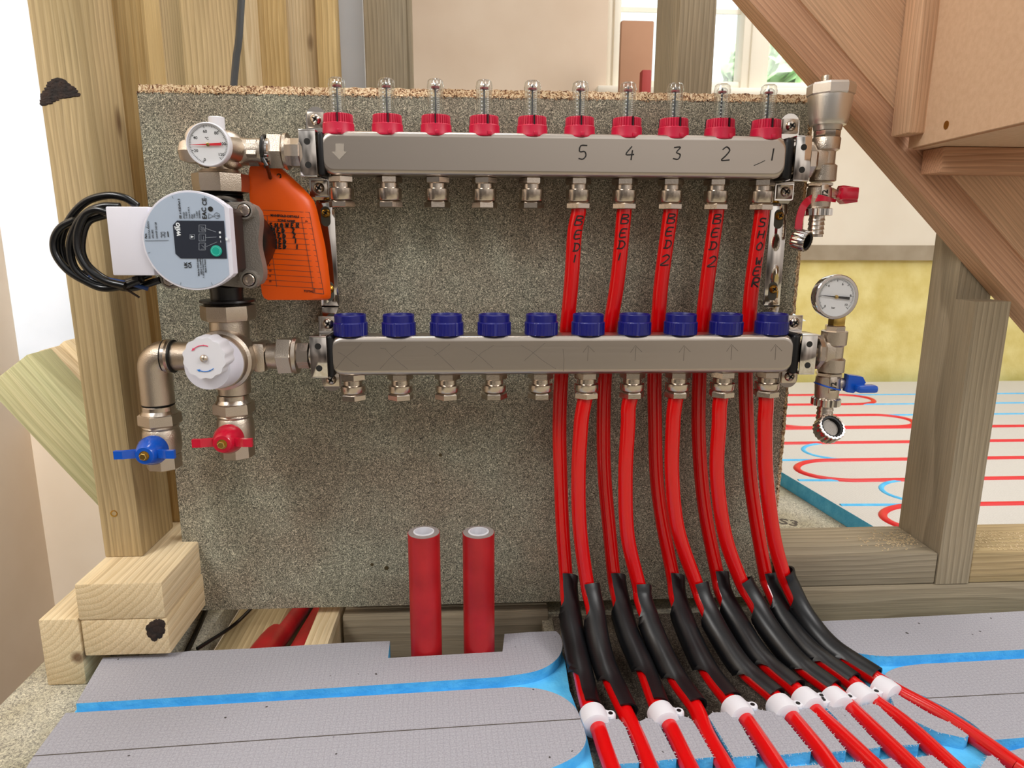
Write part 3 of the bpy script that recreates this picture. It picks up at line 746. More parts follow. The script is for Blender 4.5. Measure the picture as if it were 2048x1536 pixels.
for i in range(n):
    z0, z1_ = BH*i/n, BH*(i+1)/n
    a = [mb.v((BW-.0005, .003, z0)), mb.v((BW-.0005, .003, z1_)), mb.v((ro[i+1], .004, z1_)), mb.v((ro[i], .004, z0))]
    b = [mb.v((BW-.0005, .018, z0)), mb.v((BW-.0005, .018, z1_)), mb.v((ro[i+1], .017, z1_)), mb.v((ro[i], .017, z0))]
    mb.f(a); mb.f(b[::-1]); mb.f([a[3], a[2], b[2], b[3]])
for i in range(260):
    z = random.uniform(0, BH); x = BW + random.uniform(-.001, .0012)
    mb.box((x, -.0003, z), (random.uniform(.0005, .0014), .0007, random.uniform(.001, .004)), 0, Matrix.Rotation(random.uniform(-.6, .6), 4, 'Y'))
mb.build('side_tongue', 'rawchip', bd)
mb = MB()
for px, py, r in [(744, 1129, .0022), (773, 1136, .0030), (881, 910, .0022), (872, 965, .0012), (1030, 1033, .0010)]:
    mb = MB(); mb.lathe(P(px, py, 0), (0, -1, 0), [(-.001, r), (.0004, r*.9)], 10); mb.build('screw_head', 'sunk', bd)

# ================================================================= MANIFOLDS
def rbox(mb, x0, x1, y0, y1, z0, z1, r, seg=5):
    M0 = len(mb.bm.verts)
    c = ((x0+x1)/2, (y0+y1)/2, (z0+z1)/2); x, y, z = (x1-x0)/2, (y1-y0)/2, (z1-z0)/2
    vs = [mb.v((c[0]+a*x, c[1]+b*y, c[2]+d*z)) for a in (-1, 1) for b in (-1, 1) for d in (-1, 1)]
    fs = [mb.f([vs[i] for i in q]) for q in ((0, 1, 3, 2), (4, 6, 7, 5), (0, 4, 5, 1), (2, 3, 7, 6), (0, 2, 6, 4), (1, 5, 7, 3))]
    es = list({e for fc in fs for e in fc.edges})
    bmesh.ops.bevel(mb.bm, geom=es, offset=r, segments=seg, profile=.5, affect='EDGES')

def hexrot(ob, a): ob.rotation_euler = (0, 0, a)
def outlet(parent, x, Y, zt, ys, rot, rot2, piped=True):
    """ys: photo rows of hex top, neck, cylinder, gap, nut, end"""
    o = Vector((x, Y, zt)); zz = [zt - q for q in ys]
    mb = MB(); mb.lathe(o+Vector((0, 0, .002)), (0, 0, -1), [(0, .0098), (.0025, .0098)], 24)
    mb.hexn(o, (0, 0, -1), ys[0], .0135, rot)
    mb.lathe(o, (0, 0, -1), [(ys[0], .0096), (ys[1], .0096), (ys[1], .0105), (ys[1]+.001, .0127), (ys[2]-.0008, .0127), (ys[2], .0122)], 40)
    a = mb.build('outlet', 'nickel', parent, origin=o)
    mb = MB(); mb.lathe(o, (0, 0, -1), [(ys[2]-.001, .0085), (ys[3], .0085)], 24)
    mb.lathe(o, (0, 0, -1), [(ys[3]-.0015, .0105), (ys[3], .0126), (ys[3]+.001, .0136), (ys[4]-.0006, .0136), (ys[4], .0128)], 6, rot2)
    mb.build('compression_nut', 'nickel', a, origin=o)
    return a
def manifold(name, label, Y, zc, h,  x0, x1, xs, top_kind, loc):
    t = thing(name, loc, label, 'manifold')
    pts = []; rc = .0155; hh = h/2
    for cx_, cz_, a0 in ((x1-rc, zc+hh-rc, 0), (x0+rc, zc+hh-rc, 90), (x0+rc, zc-hh+rc, 180), (x1-rc, zc-hh+rc, 270)):
        for i in range(9): a = math.radians(a0+90*i/8); pts.append((cx_+rc*math.cos(a), Y-.015, cz_+rc*math.sin(a)))
    mb = MB(); mb.prism(pts, (0, .030, 0))
    o = mb.build('bar', 'steel', t, origin=((x0+x1)/2, Y, zc))
    bv = o.modifiers.new('bevel', 'BEVEL'); bv.width = .0055; bv.segments = 5; bv.limit_method = 'ANGLE'; bv.angle_limit = math.radians(50)
    return t
# port x positions
XU = [.2112 + .04925*i for i in range(10)]; XL = [.2205 + .0491*i for i in range(10)]
YU, YL = -.035, -.070
ZU, ZL = .5255, .3255
up = manifold('flow_manifold', 'upper brushed steel manifold with ten clear flow meters in red collars, numbered 5 to 1', YU, ZU+.0013, .0430, .1925, .6755, XU, 'flow', (.43, YU, ZU))
lo_ = manifold('return_manifold', 'lower brushed steel manifold with ten dark blue caps and pencilled crosses and arrows', YL, ZL+.0002, .0410, .1985, .6855, XL, 'cap', (.44, YL, ZL))

def flow_meter(parent, x, Y, z):
    o = Vector((x, Y, z)); mb = MB()
    hz = lambda h: h*.82 if h <= .024 else .0197 + (h-.024)*.949
    def rib(t, h, r):
        return r*(1 if (t*17/PI) % 1 < .6 else .935) if .0110 < h < .0192 else r
    mb.lathe(o, (0, 0, 1), [(hz(a), b) for a, b in [(-.001, .0158), (.0005, .0162), (.0015, .0160), (.0125, .0156), (.0132, .0152), (.0136, .0149), (.0232, .0146), (.0240, .0138), (.0240, .0085)]], 170, 0, rib)
    for a in (-1.35, -1.35+2.1, -1.35+4.2):
        mb.box(o+Vector((.0152*math.cos(a), .0152*math.sin(a), .002)), (.004, .005, .004), .0005)
    fm = mb.build('flow_meter', 'crimson', parent, origin=o)
    # dark slots
    for a in (-1.45, .7, 2.8):
        sl = MB(); sl.box(o+Vector((.0147*math.cos(a), .0147*math.sin(a), .0146)), (.0013, .0013, .0104), 0, Matrix.Rotation(a+PI/2, 4, 'Z')); sl.build('slot', 'black', fm, origin=o)
    g = MB(); R_ = .0081; H = .0610
    def flute(t, h, r): return r*(1+.02*math.cos(t*20)) if h > .048 else r
    g.lathe(o, (0, 0, 1), [(hz(a), b) for a, b in [(.022, R_*1.02), (.050, R_*.99), (.0515, R_*.99), (.052, R_*1.04), (.0545, R_*1.04), (.0555, R_*.98), (.0590, R_*.93), (.0606, R_*.72), (H, R_*.4), (H+.0002, 0)]], 40, 0, flute)
    g.lathe(o, (0, 0, 1), [(hz(a), b) for a, b in [(.022, .0056), (.0545, .0056), (.0565, .004), (.0568, 0)]], 28)
    g.build('clear_tube', 'glass', fm, origin=o)
    i_ = MB(); i_.lathe(o, (0, 0, 1), [(hz(a), b) for a, b in [(.022, .0009), (.0555, .0009), (.0565, .0004)]], 10)
    i_.build('rod', 'rod', fm, origin=o)
    d = MB(); d.lathe(o, (0, 0, 1), [(hz(a), b) for a, b in [(.0515, .0040), (.0517, .0044), (.0532, .0044), (.0534, .0040)]], 20)
    d.build('indicator', 'indic', fm, origin=o)
    pr = MB()
    for k_ in range(13):
        pr.box(o+Vector((.0033, -.0046, hz(.027+k_*.0019))), (.0021, .0002, .0003)); 
        if k_ % 2 == 0: pr.box(o+Vector((-.0031, -.0047, hz(.027+k_*.0019))), (.0014, .0002, .0011))
    pr.build('scale', 'printw', fm, origin=o)
    return fm
def blue_cap(parent, x, Y, z):
    o = Vector((x, Y, z)); mb = MB()
    def rib(t, h, r):
        k = (t*60/PI) % 1; big = min(abs(((t/(2*PI)*5) % 1)-.5), 1)
        q = r*(1 if k < .5 else .985) if .0014 < h < .0132 else r
        return q*(.965 if (big < .06 and .0014 < h < .0132) else 1)
    mb.lathe(o, (0, 0, 1), [(.0004, .0160), (.0008, .0172), (.0016, .0174), (.0130, .0174), (.0140, .0164), (.0142, .0161), (.0150, .0161), (.0210, .0161), (.0216, .0155), (.0216, .0147), (.0200, .0142), (.0197, 0)], 150, 0, rib)
    c = mb.build('protective_cap', 'navy', parent, origin=o)
    b = MB(); b.lathe(o, (0, 0, 1), [(-.0015, .0130), (.0014, .0130)], 32); b.build('brass_ring', 'brass', c, origin=o)
    return c
def copy_part(root, parent, dx, rot=0, rot2=None):
    r = root.copy(); COL.objects.link(r); r.parent = parent; r.location = root.location + Vector((dx, 0, 0)); r.rotation_euler = (0, 0, rot)
    for ch in list(root.children):
        c = ch.copy(); COL.objects.link(c); c.parent = r
        if rot2 is not None: c.rotation_euler = (0, 0, rot2)
    return r
ztU, zbU = ZU+.020, ZU-.020
f0 = flow_meter(up, XU[0], YU, ztU)
rots = [0, .05, -.1, .12, -.05, -.15, .1, .06, .2, -.1]
for i in range(1, 10): copy_part(f0, up, XU[i]-XU[0], rots[i])
ysu = [P(677, 348, YU).z - P(677, y, YU).z for y in (362, 371, 396, 398.5, 411)]
o0 = outlet(up, XU[0], YU, zbU, ysu, .4, .1)
hr = [.0, .5, .1, .15, .5, .35, .25, .2, .22, .1]; nr = [.0, .42, .1, .12, .5, .18, .22, .25, .2, .3]
for i in range(1, 10): copy_part(o0, up, XU[i]-XU[0], hr[i], nr[i])
ztL, zbL = ZL+.01975, ZL-.01975
c0 = blue_cap(lo_, XL[0], YL, ztL)
for i in range(1, 10): copy_part(c0, lo_, XL[i]-XL[0], rots[i]*3)
ysl = [P(707, 748, YL).z - P(707, y, YL).z for y in (762, 771, 786, 789, 801)]
o0 = outlet(lo_, XL[0], YL, zbL, ysl, .3, .3)
hr = [.1, .35, .22, .15, .2, .4, .12, .1, .45, .3]; nr = [.0, .28, .34, .1, .15, .3, .22, .2, .25, .4]
for i in range(1, 10): copy_part(o0, lo_, XL[i]-XL[0], hr[i], nr[i])

# writing on the bars
mb = MB(); yf = YU-.0152
for ch, px, py, hgt in (('5', 1157, 318, 26), ('4', 1251, 320, 26), ('3', 1346, 319, 24), ('2', 1443, 321, 26), ('1', 1538, 321, 23)):
    q = P(px, py, yf); s = mpp(q)
    for st_ in STROKES[ch]:
        mb.tube(spline([q+Vector((u*hgt*s*.95+v*hgt*s*.06, 0, v*hgt*s)) for u, v in st_], 4), .0007, 6)
    mb.build('handwritten_number', 'ink', up); mb = MB()
q = P(1508, 331, yf); mb.tube([q, P(1520, 326, yf), P(1530, 321, yf)], .0004, 5)
mb.build('pen_dash', 'ink', up)
mb = MB(); q = [P(a, b, YU-.0151) for a, b in ((671, 287), (688, 287), (688, 303), (694, 303), (679, 319), (663, 303), (671, 303))]
mb.prism(q, (0, -.0002, 0)); mb.build('arrow_mark', 'etch', up)
mb = MB(); yf = YL-.0151
def pen(pts, r=.00022): mb.tube([P(a, b, yf) for a, b in pts], r, 5)
for pts in ([(676, 704), (690, 712), (704, 724), (718, 734)], [(671, 738), (690, 715), (706, 702), (724, 686)], [(760, 696), (770, 697), (784, 712), (800, 726), (816, 739)],
            [(760, 738), (778, 718), (794, 704), (812, 692)], [(852, 693), (866, 698), (885, 716), (910, 740)], [(868, 712), (885, 700), (900, 688)], [(930, 694), (948, 703), (966, 718), (986, 736)],
            [(942, 726), (962, 706), (988, 690)], [(1042, 690), (1062, 702), (1084, 720), (1112, 738)], [(1048, 722), (1066, 706), (1090, 686)], [(1126, 698), (1128, 718), (1127, 742)]): pen(pts)
for bx_, by_ in ((1177, 722), (1272, 722), (1369, 722), (1464, 720), (1552, 720)):
    pen([(bx_-2, by_), (bx_, by_-28)]); pen([(bx_-11, by_-17), (bx_-1, by_-31), (bx_+12, by_-18)])
mb.build('pencil_marks', 'pencil', lo_)

# ================================================================= BRACKETS
def screw_at(mb, c, r, d=(0, -1, 0)):
    mb.lathe(c, d, [(0, r), (r*.25, r*.97), (r*.55, r*.75), (r*.72, r*.4), (r*.62, r*.15)], 20)
def cross_at(mb, c, r):
    mb.box(Vector(c)+Vector((0, -r*.62, 0)), (r*1.15, r*.3, r*.26), 0, Matrix.Rotation(.6, 4, 'Y')); mb.box(Vector(c)+Vector((0, -r*.62, 0)), (r*.26, r*.3, r*1.15), 0, Matrix.Rotation(.6, 4, 'Y'))
def stadium(c, w, h, y, round_top=True, round_bot=False, n=10):
    pts = []; r = w/2
    if round_top: pts += [(c[0]+r*math.cos(PI*i/n), c[2]+h/2-r+r*math.sin(PI*i/n)) for i in range(n+1)]
    else: pts += [(c[0]+r, c[2]+h/2), (c[0]-r, c[2]+h/2)]
    if round_bot: pts += [(c[0]-r*math.cos(PI*i/n), c[2]-h/2+r-r*math.sin(PI*i/n)) for i in range(n+1)]
    else: pts += [(c[0]-r, c[2]-h/2), (c[0]+r, c[2]-h/2)]
    return [(a, y, b) for a, b in pts]
def bracket(label, xr_, xu, xlw, px_t, px_b, sgn):
    """xr_: rail centre x; xu/xlw: clamp centre x at upper / lower bar"""
    t = thing('manifold_bracket', (xr_, 0, .42), label, 'bracket')
    zt_, zb_ = P(650, 402, -.012).z, P(650, 612, -.012).z
    mb = MB(); w = .0192
    mb.bx(xr_-w/2, xr_+w/2, -.0118, -.0098, zb_, zt_, .0006)
    mb.bx(xr_-w/2, xr_-w/2+.0016, -.0098, -.0002, zb_+.004, zt_-.004); mb.bx(xr_+w/2-.0016, xr_+w/2, -.0098, -.0002, zb_+.004, zt_-.004)
    # cranked ends that reach forward to each clamp
    for (z0, z1_, xc, Y) in ((zt_, zbU-.012, xu, YU), (zb_, ztL+.012, xlw, YL)):
        a = Vector((xr_, -.0108, z0)); b = Vector((xc, Y+.012, z1_))
        for q0, q1 in ((a, b),):
            vs = [q0+Vector((-w/2, 0, 0)), q0+Vector((w/2, 0, 0)), q1+Vector((w/2, 0, 0)), q1+Vector((-w/2, 0, 0))]
            mb.prism(vs, (0, .0018, 0))
    mb.build('rail', 'chrome', t)
    for z in (zt_-.016, zb_+.016):
        sl = MB(); sl.prism(stadium((xr_, 0, z), .0100, .021, -.0122, True, True), (0, .0006, 0)); sl.build('slot', 'slotb', t)
    for z in (zt_-.0125, zb_+.0185):
        g = MB(); screw_at(g, (xr_+.0005, -.0122, z), .0048); s_ = g.build('screw', 'goldscrew', t)
        g = MB(); cross_at(g, (xr_+.0005, -.0122, z), .0048); g.build('screw_recess', 'ink', s_)
    for (xc, Y, zc, hh, top_long) in ((xu, YU, ZU, .0455, True), (xlw, YL, ZL, .0425, False)):
        # mounting tab behind, with rounded end
        tb = MB(); yb_ = Y+.010
        xt = xc + sgn*.004 if top_long else xc + sgn*.006
        z_hi = zc+hh/2+(.026 if top_long else .017); z_lo = zc-hh/2-(.018 if top_long else .020)
        tb.prism(stadium((xt, 0, (z_hi+zc)/2), .0205, z_hi-zc, yb_, top_long, False), (0, .0016, 0))
        tb.prism(stadium((xt, 0, (z_lo+zc)/2), .0205, zc-z_lo, yb_+.0002, False, not top_long), (0, .0016, 0))
        tbo = tb.build('mounting_tab', 'chrome', t)
        for zz_ in ((z_hi-.013 if top_long else z_hi-.0075), (z_lo+.009 if top_long else z_lo+.013)):
            g = MB(); g.bx(xt-.0085, xt+.0085, yb_-.0022, yb_-.0003, zz_-.0075, zz_+.0075, .0006); screw_at(g, (xt, yb_-.002, zz_), .0056)
            s_ = g.build('screw', 'nickel', t); g = MB(); cross_at(g, (xt, yb_-.002, zz_), .0056); g.build('screw_recess', 'ink', s_)
        # clamp strap in front
        c = MB(); yf_ = Y-.0185; wv = .0168
        c.bx(xc-wv/2, xc+wv/2, yf_, yf_+.0018, zc-hh/2+.001, zc+hh/2-.001, .0005)
        c.bx(xc-wv/2, xc+wv/2, yf_, Y+.010, zc+hh/2-.0018, zc+hh/2, .0005); c.bx(xc-wv/2, xc+wv/2, yf_, Y+.010, zc-hh/2, zc-hh/2+.0018, .0005)
        co = c.build('clamp', 'chrome', t)
        for dz in (.0112, -.0112): g = MB(); g.lathe((xc, yf_-.0003, zc+dz), (0, 1, 0), [(0, .0032), (.0006, .0032)], 18); g.build('clamp_hole', 'ink', co)
        # rubber collar between clamp and bar end
        r_ = MB(); x_in = (.1925 if sgn > 0 else .6755) if top_long else (.1985 if sgn > 0 else .6855)
        a_, b_2 = sorted((xc+sgn*wv/2-sgn*.0005, x_in+sgn*.006)); 
        rbox(r_, a_, b_2, Y-.0165, Y+.012, zc-.0215, zc+.0215, min(.006, (b_2-a_)*.45), 3)
        r_.build('rubber_collar', 'black', t)
    return t
zc_ = 0
bracket('left chrome bracket holding both manifolds, partly behind the orange tag', P(655, 500, -.011).x, P(615, 300, YU-.0185).x, P(637, 712, YL-.0185).x, 0, 0, 1)
bracket('right chrome bracket holding both manifolds, brass screws in its slots', P(1551, 505, -.011).x, P(1606, 315, YU-.0185).x, P(1617, 710, YL-.0185).x, 0, 0, -1)
# ================================================================= RED PIPES
zc0 = 0
def pipe(name, label, x0, z0, Y0, pts, clipzone, i):
    """pts: photo points down the board; then conduit points; then floor track"""
    down, cond, fl = pts
    ys0 = down[-1][1]
    out = [Vector((x0, Y0, z0)), P(down[0][0], down[0][1]+14, Y0)]
    for k_, (a, b) in enumerate(down[1:]):
        f = max(0, min(1, (b-850)/(1150-850)))
        out.append(P(a, b, Y0 - (.010 if Y0 > -.05 else .002)*f*f))
    pS = P(cond[0][0], cond[0][1], Y0 - (.012 if Y0 > -.05 else .003))
    zS = pS.z; pyS = cond[0][1]; pyE = cond[-1][1]; cp = [pS]
    for a, b in cond[1:]:
        t = (pyE-b)/(pyE-pyS); cp.append(PZ(a, b, -.004 + (zS+.004)*max(t, 0)**1.75))
    flp = [PZ(a, b, -.0052) for a, b in fl]
    d = (flp[-1]-flp[-2]).normalized(); flp.append(flp[-1]+d*.06)
    full = spline(out + cp + flp, 8)
    mb = MB().tube(full, .0080, 20)
    o = mb.build(name, 'red'); tag(o, label, 'heating pipe', 'red heating pipes below the manifolds')
    cpath = spline(cp, 8)
    return o, full, cpath
U = {
 5: ([(1157, 411), (1149, 468), (1143, 560), (1133, 666), (1123, 747), (1119, 850), (1121, 950), (1125, 1053)], [(1132, 1154), (1135, 1201), (1151, 1292), (1169, 1383), (1178, 1416)], [(1197, 1458), (1211, 1500), (1225, 1540)]),
 4: ([(1248, 411), (1235, 560), (1219, 663), (1210, 747), (1207, 850), (1209, 950), (1218, 1053)], [(1228, 1154), (1237, 1201), (1256, 1268), (1286, 1337), (1314, 1412)], [(1340, 1455), (1371, 1519), (1384, 1545)]),
 3: ([(1341, 411), (1323, 560), (1315, 663), (1309, 747), (1310, 850), (1313, 950), (1324, 1040)], [(1346, 1154), (1353, 1201), (1381, 1277), (1416, 1346), (1459, 1402)], [(1494, 1444), (1549, 1525), (1562, 1545)]),
 2: ([(1433, 411), (1415, 560), (1404, 663), (1399, 747), (1397, 850), (1402, 950), (1413, 1040)], [(1434, 1147), (1444, 1189), (1475, 1246), (1520, 1316), (1590, 1379)], [(1632, 1424), (1687, 1475), (1746, 1531), (1760, 1545)]),
 1: ([(1524, 411), (1505, 560), (1496, 663), (1491, 747), (1494, 850), (1500, 950), (1512, 1040)], [(1531, 1150), (1539, 1175), (1573, 1245), (1621, 1304), (1704, 1366)], [(1745, 1401), (1813, 1451), (1901, 1531), (1917, 1546)]),
}
Lp = {
 5: ([(1167, 800), (1162, 850), (1157, 950), (1160, 1060)], [(1175, 1172), (1185, 1216), (1198, 1292), (1217, 1352), (1250, 1424)], [(1276, 1478), (1295, 1525), (1303, 1545)]),
 4: ([(1257, 800), (1256, 850), (1251, 950), (1255, 1070)], [(1278, 1172), (1284, 1207), (1317, 1292), (1353, 1362), (1390, 1414)], [(1416, 1474), (1449, 1531), (1457, 1545)]),
 3: ([(1349, 800), (1346, 850), (1344, 950), (1356, 1060)], [(1393, 1169), (1407, 1207), (1438, 1268), (1484, 1337), (1550, 1396)], [(1590, 1443), (1640, 1504), (1668, 1543)]),
 2: ([(1439, 800), (1438, 850), (1434, 950), (1450, 1070)], [(1483, 1164), (1505, 1201), (1541, 1262), (1596, 1328), (1665, 1381)], [(1705, 1420), (1754, 1467), (1821, 1531), (1835, 1545)]),
 1: ([(1532, 800), (1530, 850), (1532, 950), (1547, 1070)], [(1566, 1145), (1577, 1172), (1608, 1232), (1661, 1296), (1750, 1356)], [(1797, 1385), (1875, 1427), (1955, 1478), (2030, 1531), (2048, 1543)]),
}
nth = {5: 'fifth', 4: 'fourth', 3: 'third', 2: 'second', 1: 'first'}
num = {5: 'five', 4: 'four', 3: 'three', 2: 'two', 1: 'one'}
wrd = {5: 'BED ONE', 4: 'BED ONE', 3: 'BED TWO', 2: 'BED TWO', 1: 'SHOWER'}
words = {5: 'BED1', 4: 'BED1', 3: 'BED2', 2: 'BED2', 1: 'SHOWER'}
wpos = {5: [(1158, 441), (1156, 469), (1154, 494), (1150, 517)], 4: [(1250, 438), (1247, 466), (1244, 489), (1240, 513)], 3: [(1343, 437), (1339, 463), (1337, 488), (1331, 520)],
        2: [(1435, 438), (1431, 465), (1428, 491), (1425, 523)], 1: [(1525, 445), (1523, 469), (1520, 492), (1517, 522), (1514, 542), (1512, 565)]}
wsz = {'B': 18, 'E': 16, 'D': 16, '1': 15, '2': 21, 'S': 16, 'H': 15, 'O': 15, 'W': 14, 'R': 18}
PATHS = {}
for k_ in (5, 4, 3, 2, 1):
    o, full, cpth = pipe('heating_pipe', 'red pipe lettered %s down its front, %s lettered pipe from the right' % ({5: 'BED 1', 4: 'BED 1', 3: 'BED 2', 2: 'BED 2', 1: 'SHOWER'}[k_], nth[k_]), XU[10-k_], zbU-ysu[4]+.004, YU, U[k_], None, k_)
    PATHS[('U', k_)] = (full, cpth)
    mb = MB()
    for ch, (px, py) in zip(words[k_], wpos[k_]):
        q = P(px, py, YU-.0079); s = mpp(q); hgt = wsz[ch]*s
        # pipe axis at this height
        ax = min(full, key=lambda v: abs(v.z-q.z)); dxq = q.x-ax.x
        for st_ in STROKES[ch]:
            pts = []
            for u, v in (spline([Vector((a, b, 0)) for a, b in st_], 4) and [(w_.x, w_.y) for w_ in spline([Vector((a, b, 0)) for a, b in st_], 4)]):
                z = q.z + (v-.5)*hgt; axz = min(full, key=lambda w_: abs(w_.z-z))
                # interpolate axis x at z
                lo1 = max([w_ for w_ in full if w_.z <= z], key=lambda w_: w_.z); hi1 = min([w_ for w_ in full if w_.z > z], key=lambda w_: w_.z)
                tt_ = (z-lo1.z)/max(hi1.z-lo1.z, 1e-6); A_ = lo1.lerp(hi1, tt_)
                off = dxq + (u-.32)*hgt*1.15 + (v-.5)*hgt*.12; off = max(-.0074, min(.0074, off)); th = math.asin(off/.0081)
                pts.append(A_ + Vector((.0081*math.sin(th), -.0081*math.cos(th), 0)))
            mb.tube(pts, .00072 if ch != 'R' else .0009, 6)
    mb.build('handwriting', 'ink', o)
for k_ in (5, 4, 3, 2, 1):
    o, full, cpth = pipe('heating_pipe', 'unmarked red pipe from the lower manifold, %s one counted from the right' % nth[k_], XL[10-k_], zbL-ysl[4]+.004, YL, Lp[k_], None, k_)
    PATHS[('L', k_)] = (full, cpth)

def bend_support(path, label, seed):
    N_ = len(path); mb = MB(); K = 20; outer = []; inner = []
    seg = [0]
    for i in range(1, N_): seg.append(seg[-1]+(path[i]-path[i-1]).length)
    for i, p in enumerate(path):
        t = seg[i]/seg[-1]
        T = (path[min(i+1, N_-1)]-path[max(i-1, 0)]).normalized()
        F = Vector((.22, -1, .75)); F = (F - T*F.dot(T)).normalized(); S_ = T.cross(F)
        def sm(a, b, x): x = max(0, min(1, (x-a)/(b-a))); return x*x*(3-2*x)
        mid = sm(.18, .40, t)*(1-sm(.60, .80, t))
        half = (84 + 94*mid)*PI/180; sh = -.85*(1-mid)
        r = .0134 - .0006*mid + .0010*(1-sm(0, .06, t))
        ro_, ri_ = [], []
        for k2 in range(K+1):
            a = -half + 2*half*k2/K + sh
            q = 1 - (1-mid)*.20*max(0, math.cos(a))**2     # flattened front on the open stretches
            dd = F*math.cos(a) + S_*math.sin(a)
            ro_.append(mb.v(p + dd*r*q)); ri_.append(mb.v(p + dd*(r*q-.0022)))
        outer.append(ro_); inner.append(ri_)
    for i in range(N_-1):
        for k2 in range(K):
            mb.f([outer[i][k2], outer[i][k2+1], outer[i+1][k2+1], outer[i+1][k2]])
            mb.f([inner[i][k2], inner[i+1][k2], inner[i+1][k2+1], inner[i][k2+1]])
        mb.f([outer[i][0], outer[i+1][0], inner[i+1][0], inner[i][0]]); mb.f([outer[i][K], inner[i][K], inner[i+1][K], outer[i+1][K]])
    for k2 in range(K):
        mb.f([outer[0][k2], inner[0][k2], inner[0][k2+1], outer[0][k2+1]]); mb.f([outer[-1][k2], outer[-1][k2+1], inner[-1][k2+1], inner[-1][k2]])
    o = mb.build('pipe_bend_support', 'conduit'); tag(o, label, 'pipe bend', 'black pipe bend supports')
    return o
for s_ in 'UL':
    for k_ in (5, 4, 3, 2, 1):
        od = {('U', 5): 'leftmost', ('L', 5): 'second', ('U', 4): 'third', ('L', 4): 'fourth', ('U', 3): 'fifth', ('L', 3): 'sixth', ('U', 2): 'seventh', ('L', 2): 'eighth', ('U', 1): 'ninth', ('L', 1): 'rightmost'}[(s_, k_)]
        bend_support(PATHS[(s_, k_)][1], 'black curved bend support round a red pipe, %s of the ten' % od if 'most' in od else 'black curved bend support round a red pipe, %s from the left' % od, k_)

# white clips where the pipes enter the floor
def clip(px, py, d2, lug, label):
    c = PZ(px, py, .000); d2 = Vector(d2); a, b = PZ(px-d2.x*.5, py-d2.y*.5, 0), PZ(px+d2.x*.5, py+d2.y*.5, 0)
    d = (b-a); d.z = 0; d.normalize(); side = Vector((-d.y, d.x, 0))*(1 if lug > 0 else -1)
    if (side.x > 0) != (lug > 0): side = -side
    t = thing('pipe_clip', c, label, 'clip', 'white pipe clips')
    mb = MB(); c0_ = c + Vector((0, 0, -.004))
    mb.lathe(c0_ - d*.009, d, [(-.001, .0112), (.000, .0130), (.009, .0139), (.018, .0128), (.019, .0104)], 28)
    mb.lathe(c0_ - d*.0095, d, [(0, .0092), (.019, .0092)], 24)
    L_ = c0_ + side*.0155
    mb.lathe(L_ + Vector((0, 0, -.012)), (0, 0, 1), [(0, .0052), (.017, .0050), (.0185, .0042)], 20)
    mb.prism([c0_+side*.004-d*.006+Vector((0, 0, .0095)), c0_+side*.004+d*.006+Vector((0, 0, .0095)), L_+d*.0045+Vector((0, 0, .0055)), L_-d*.0045+Vector((0, 0, .0055))], (0, 0, -.016))
    mb.build('clip_body', 'white', t)
    mb = MB(); mb.lathe(L_+Vector((0, 0, .0050)), (0, 0, 1), [(0, .0024), (.0018, .0022)], 14); mb.build('pin', 'black', t)
for a in [(1189, 1433, (14, 42), 1, 'white pipe clip at the leftmost pipe beside the rounded floor pad'), (1327, 1429, (26, 45), 1, 'white pipe clip on the right BED 1 pipe, second clip from the left'),
          (1476, 1418, (35, 42), 1, 'white pipe clip with a dark hole on the left BED 2 pipe'), (1566, 1414, (36, 44), 1, 'white pipe clip just left of the pair of facing clips'),
          (1616, 1400, (42, 40), 1, 'white pipe clip, left one of the pair whose lugs face each other'), (1674, 1399, (42, 40), -1, 'white pipe clip, right one of the pair whose lugs face each other'),
          (1725, 1391, (46, 38), -1, 'white pipe clip on the SHOWER pipe'), (1772, 1377, (50, 30), -1, 'rightmost white pipe clip, on the last pipe')]:
    clip(*a)

mb = MB(); mb.bx(.443, .722, -.205, .003, zF+.0005, zF+.006); sb = mb.build('shade_sheet', chip('shade_chipboard', [(.38, '#2c2622'), (.46, '#4d453e'), (.53, '#62594f'), (.60, '#8a8072')], 260, dist=2.5))  # added sheet, its chipboard colours darkened to paint the shade under the bends
tag(sb, 'thin chipboard sheet added under the black bend supports, darkened for the shade there', 'board')
# ================================================================= FOREGROUND FLOOR PANELS
def zpts(l): return [tuple(PZ(a, b, 0))[:2] for a, b in l]
def curve_pts(l, n=5, closed=False):
    return [(v.x, v.y) for v in spline([Vector((a, b, 0)) for a, b in l], n)]
def fray(mb, pts, step=.0042, ln=.0022, jit=.5):
    for i in range(len(pts)-1):
        a, b = Vector((*pts[i], 0)), Vector((*pts[i+1], 0)); L_ = (b-a).length
        if L_ < 1e-5: continue
        d = (b-a)/L_; nrm = Vector((d.y, -d.x, 0)); k2 = 0
        while k2*step < L_:
            k2 += 1
            if random.random() < .25: continue
            p = a + d*((k2-1)*step + random.uniform(-.4, .4)*step); q = p + nrm*ln*random.uniform(.5, 1.3) + d*random.uniform(-jit, jit)*ln
            mb.tube([p+Vector((0, 0, -.0004)), q+Vector((0, 0, random.uniform(-.001, .0006)))], .00022, 4)
ZB = -.0125
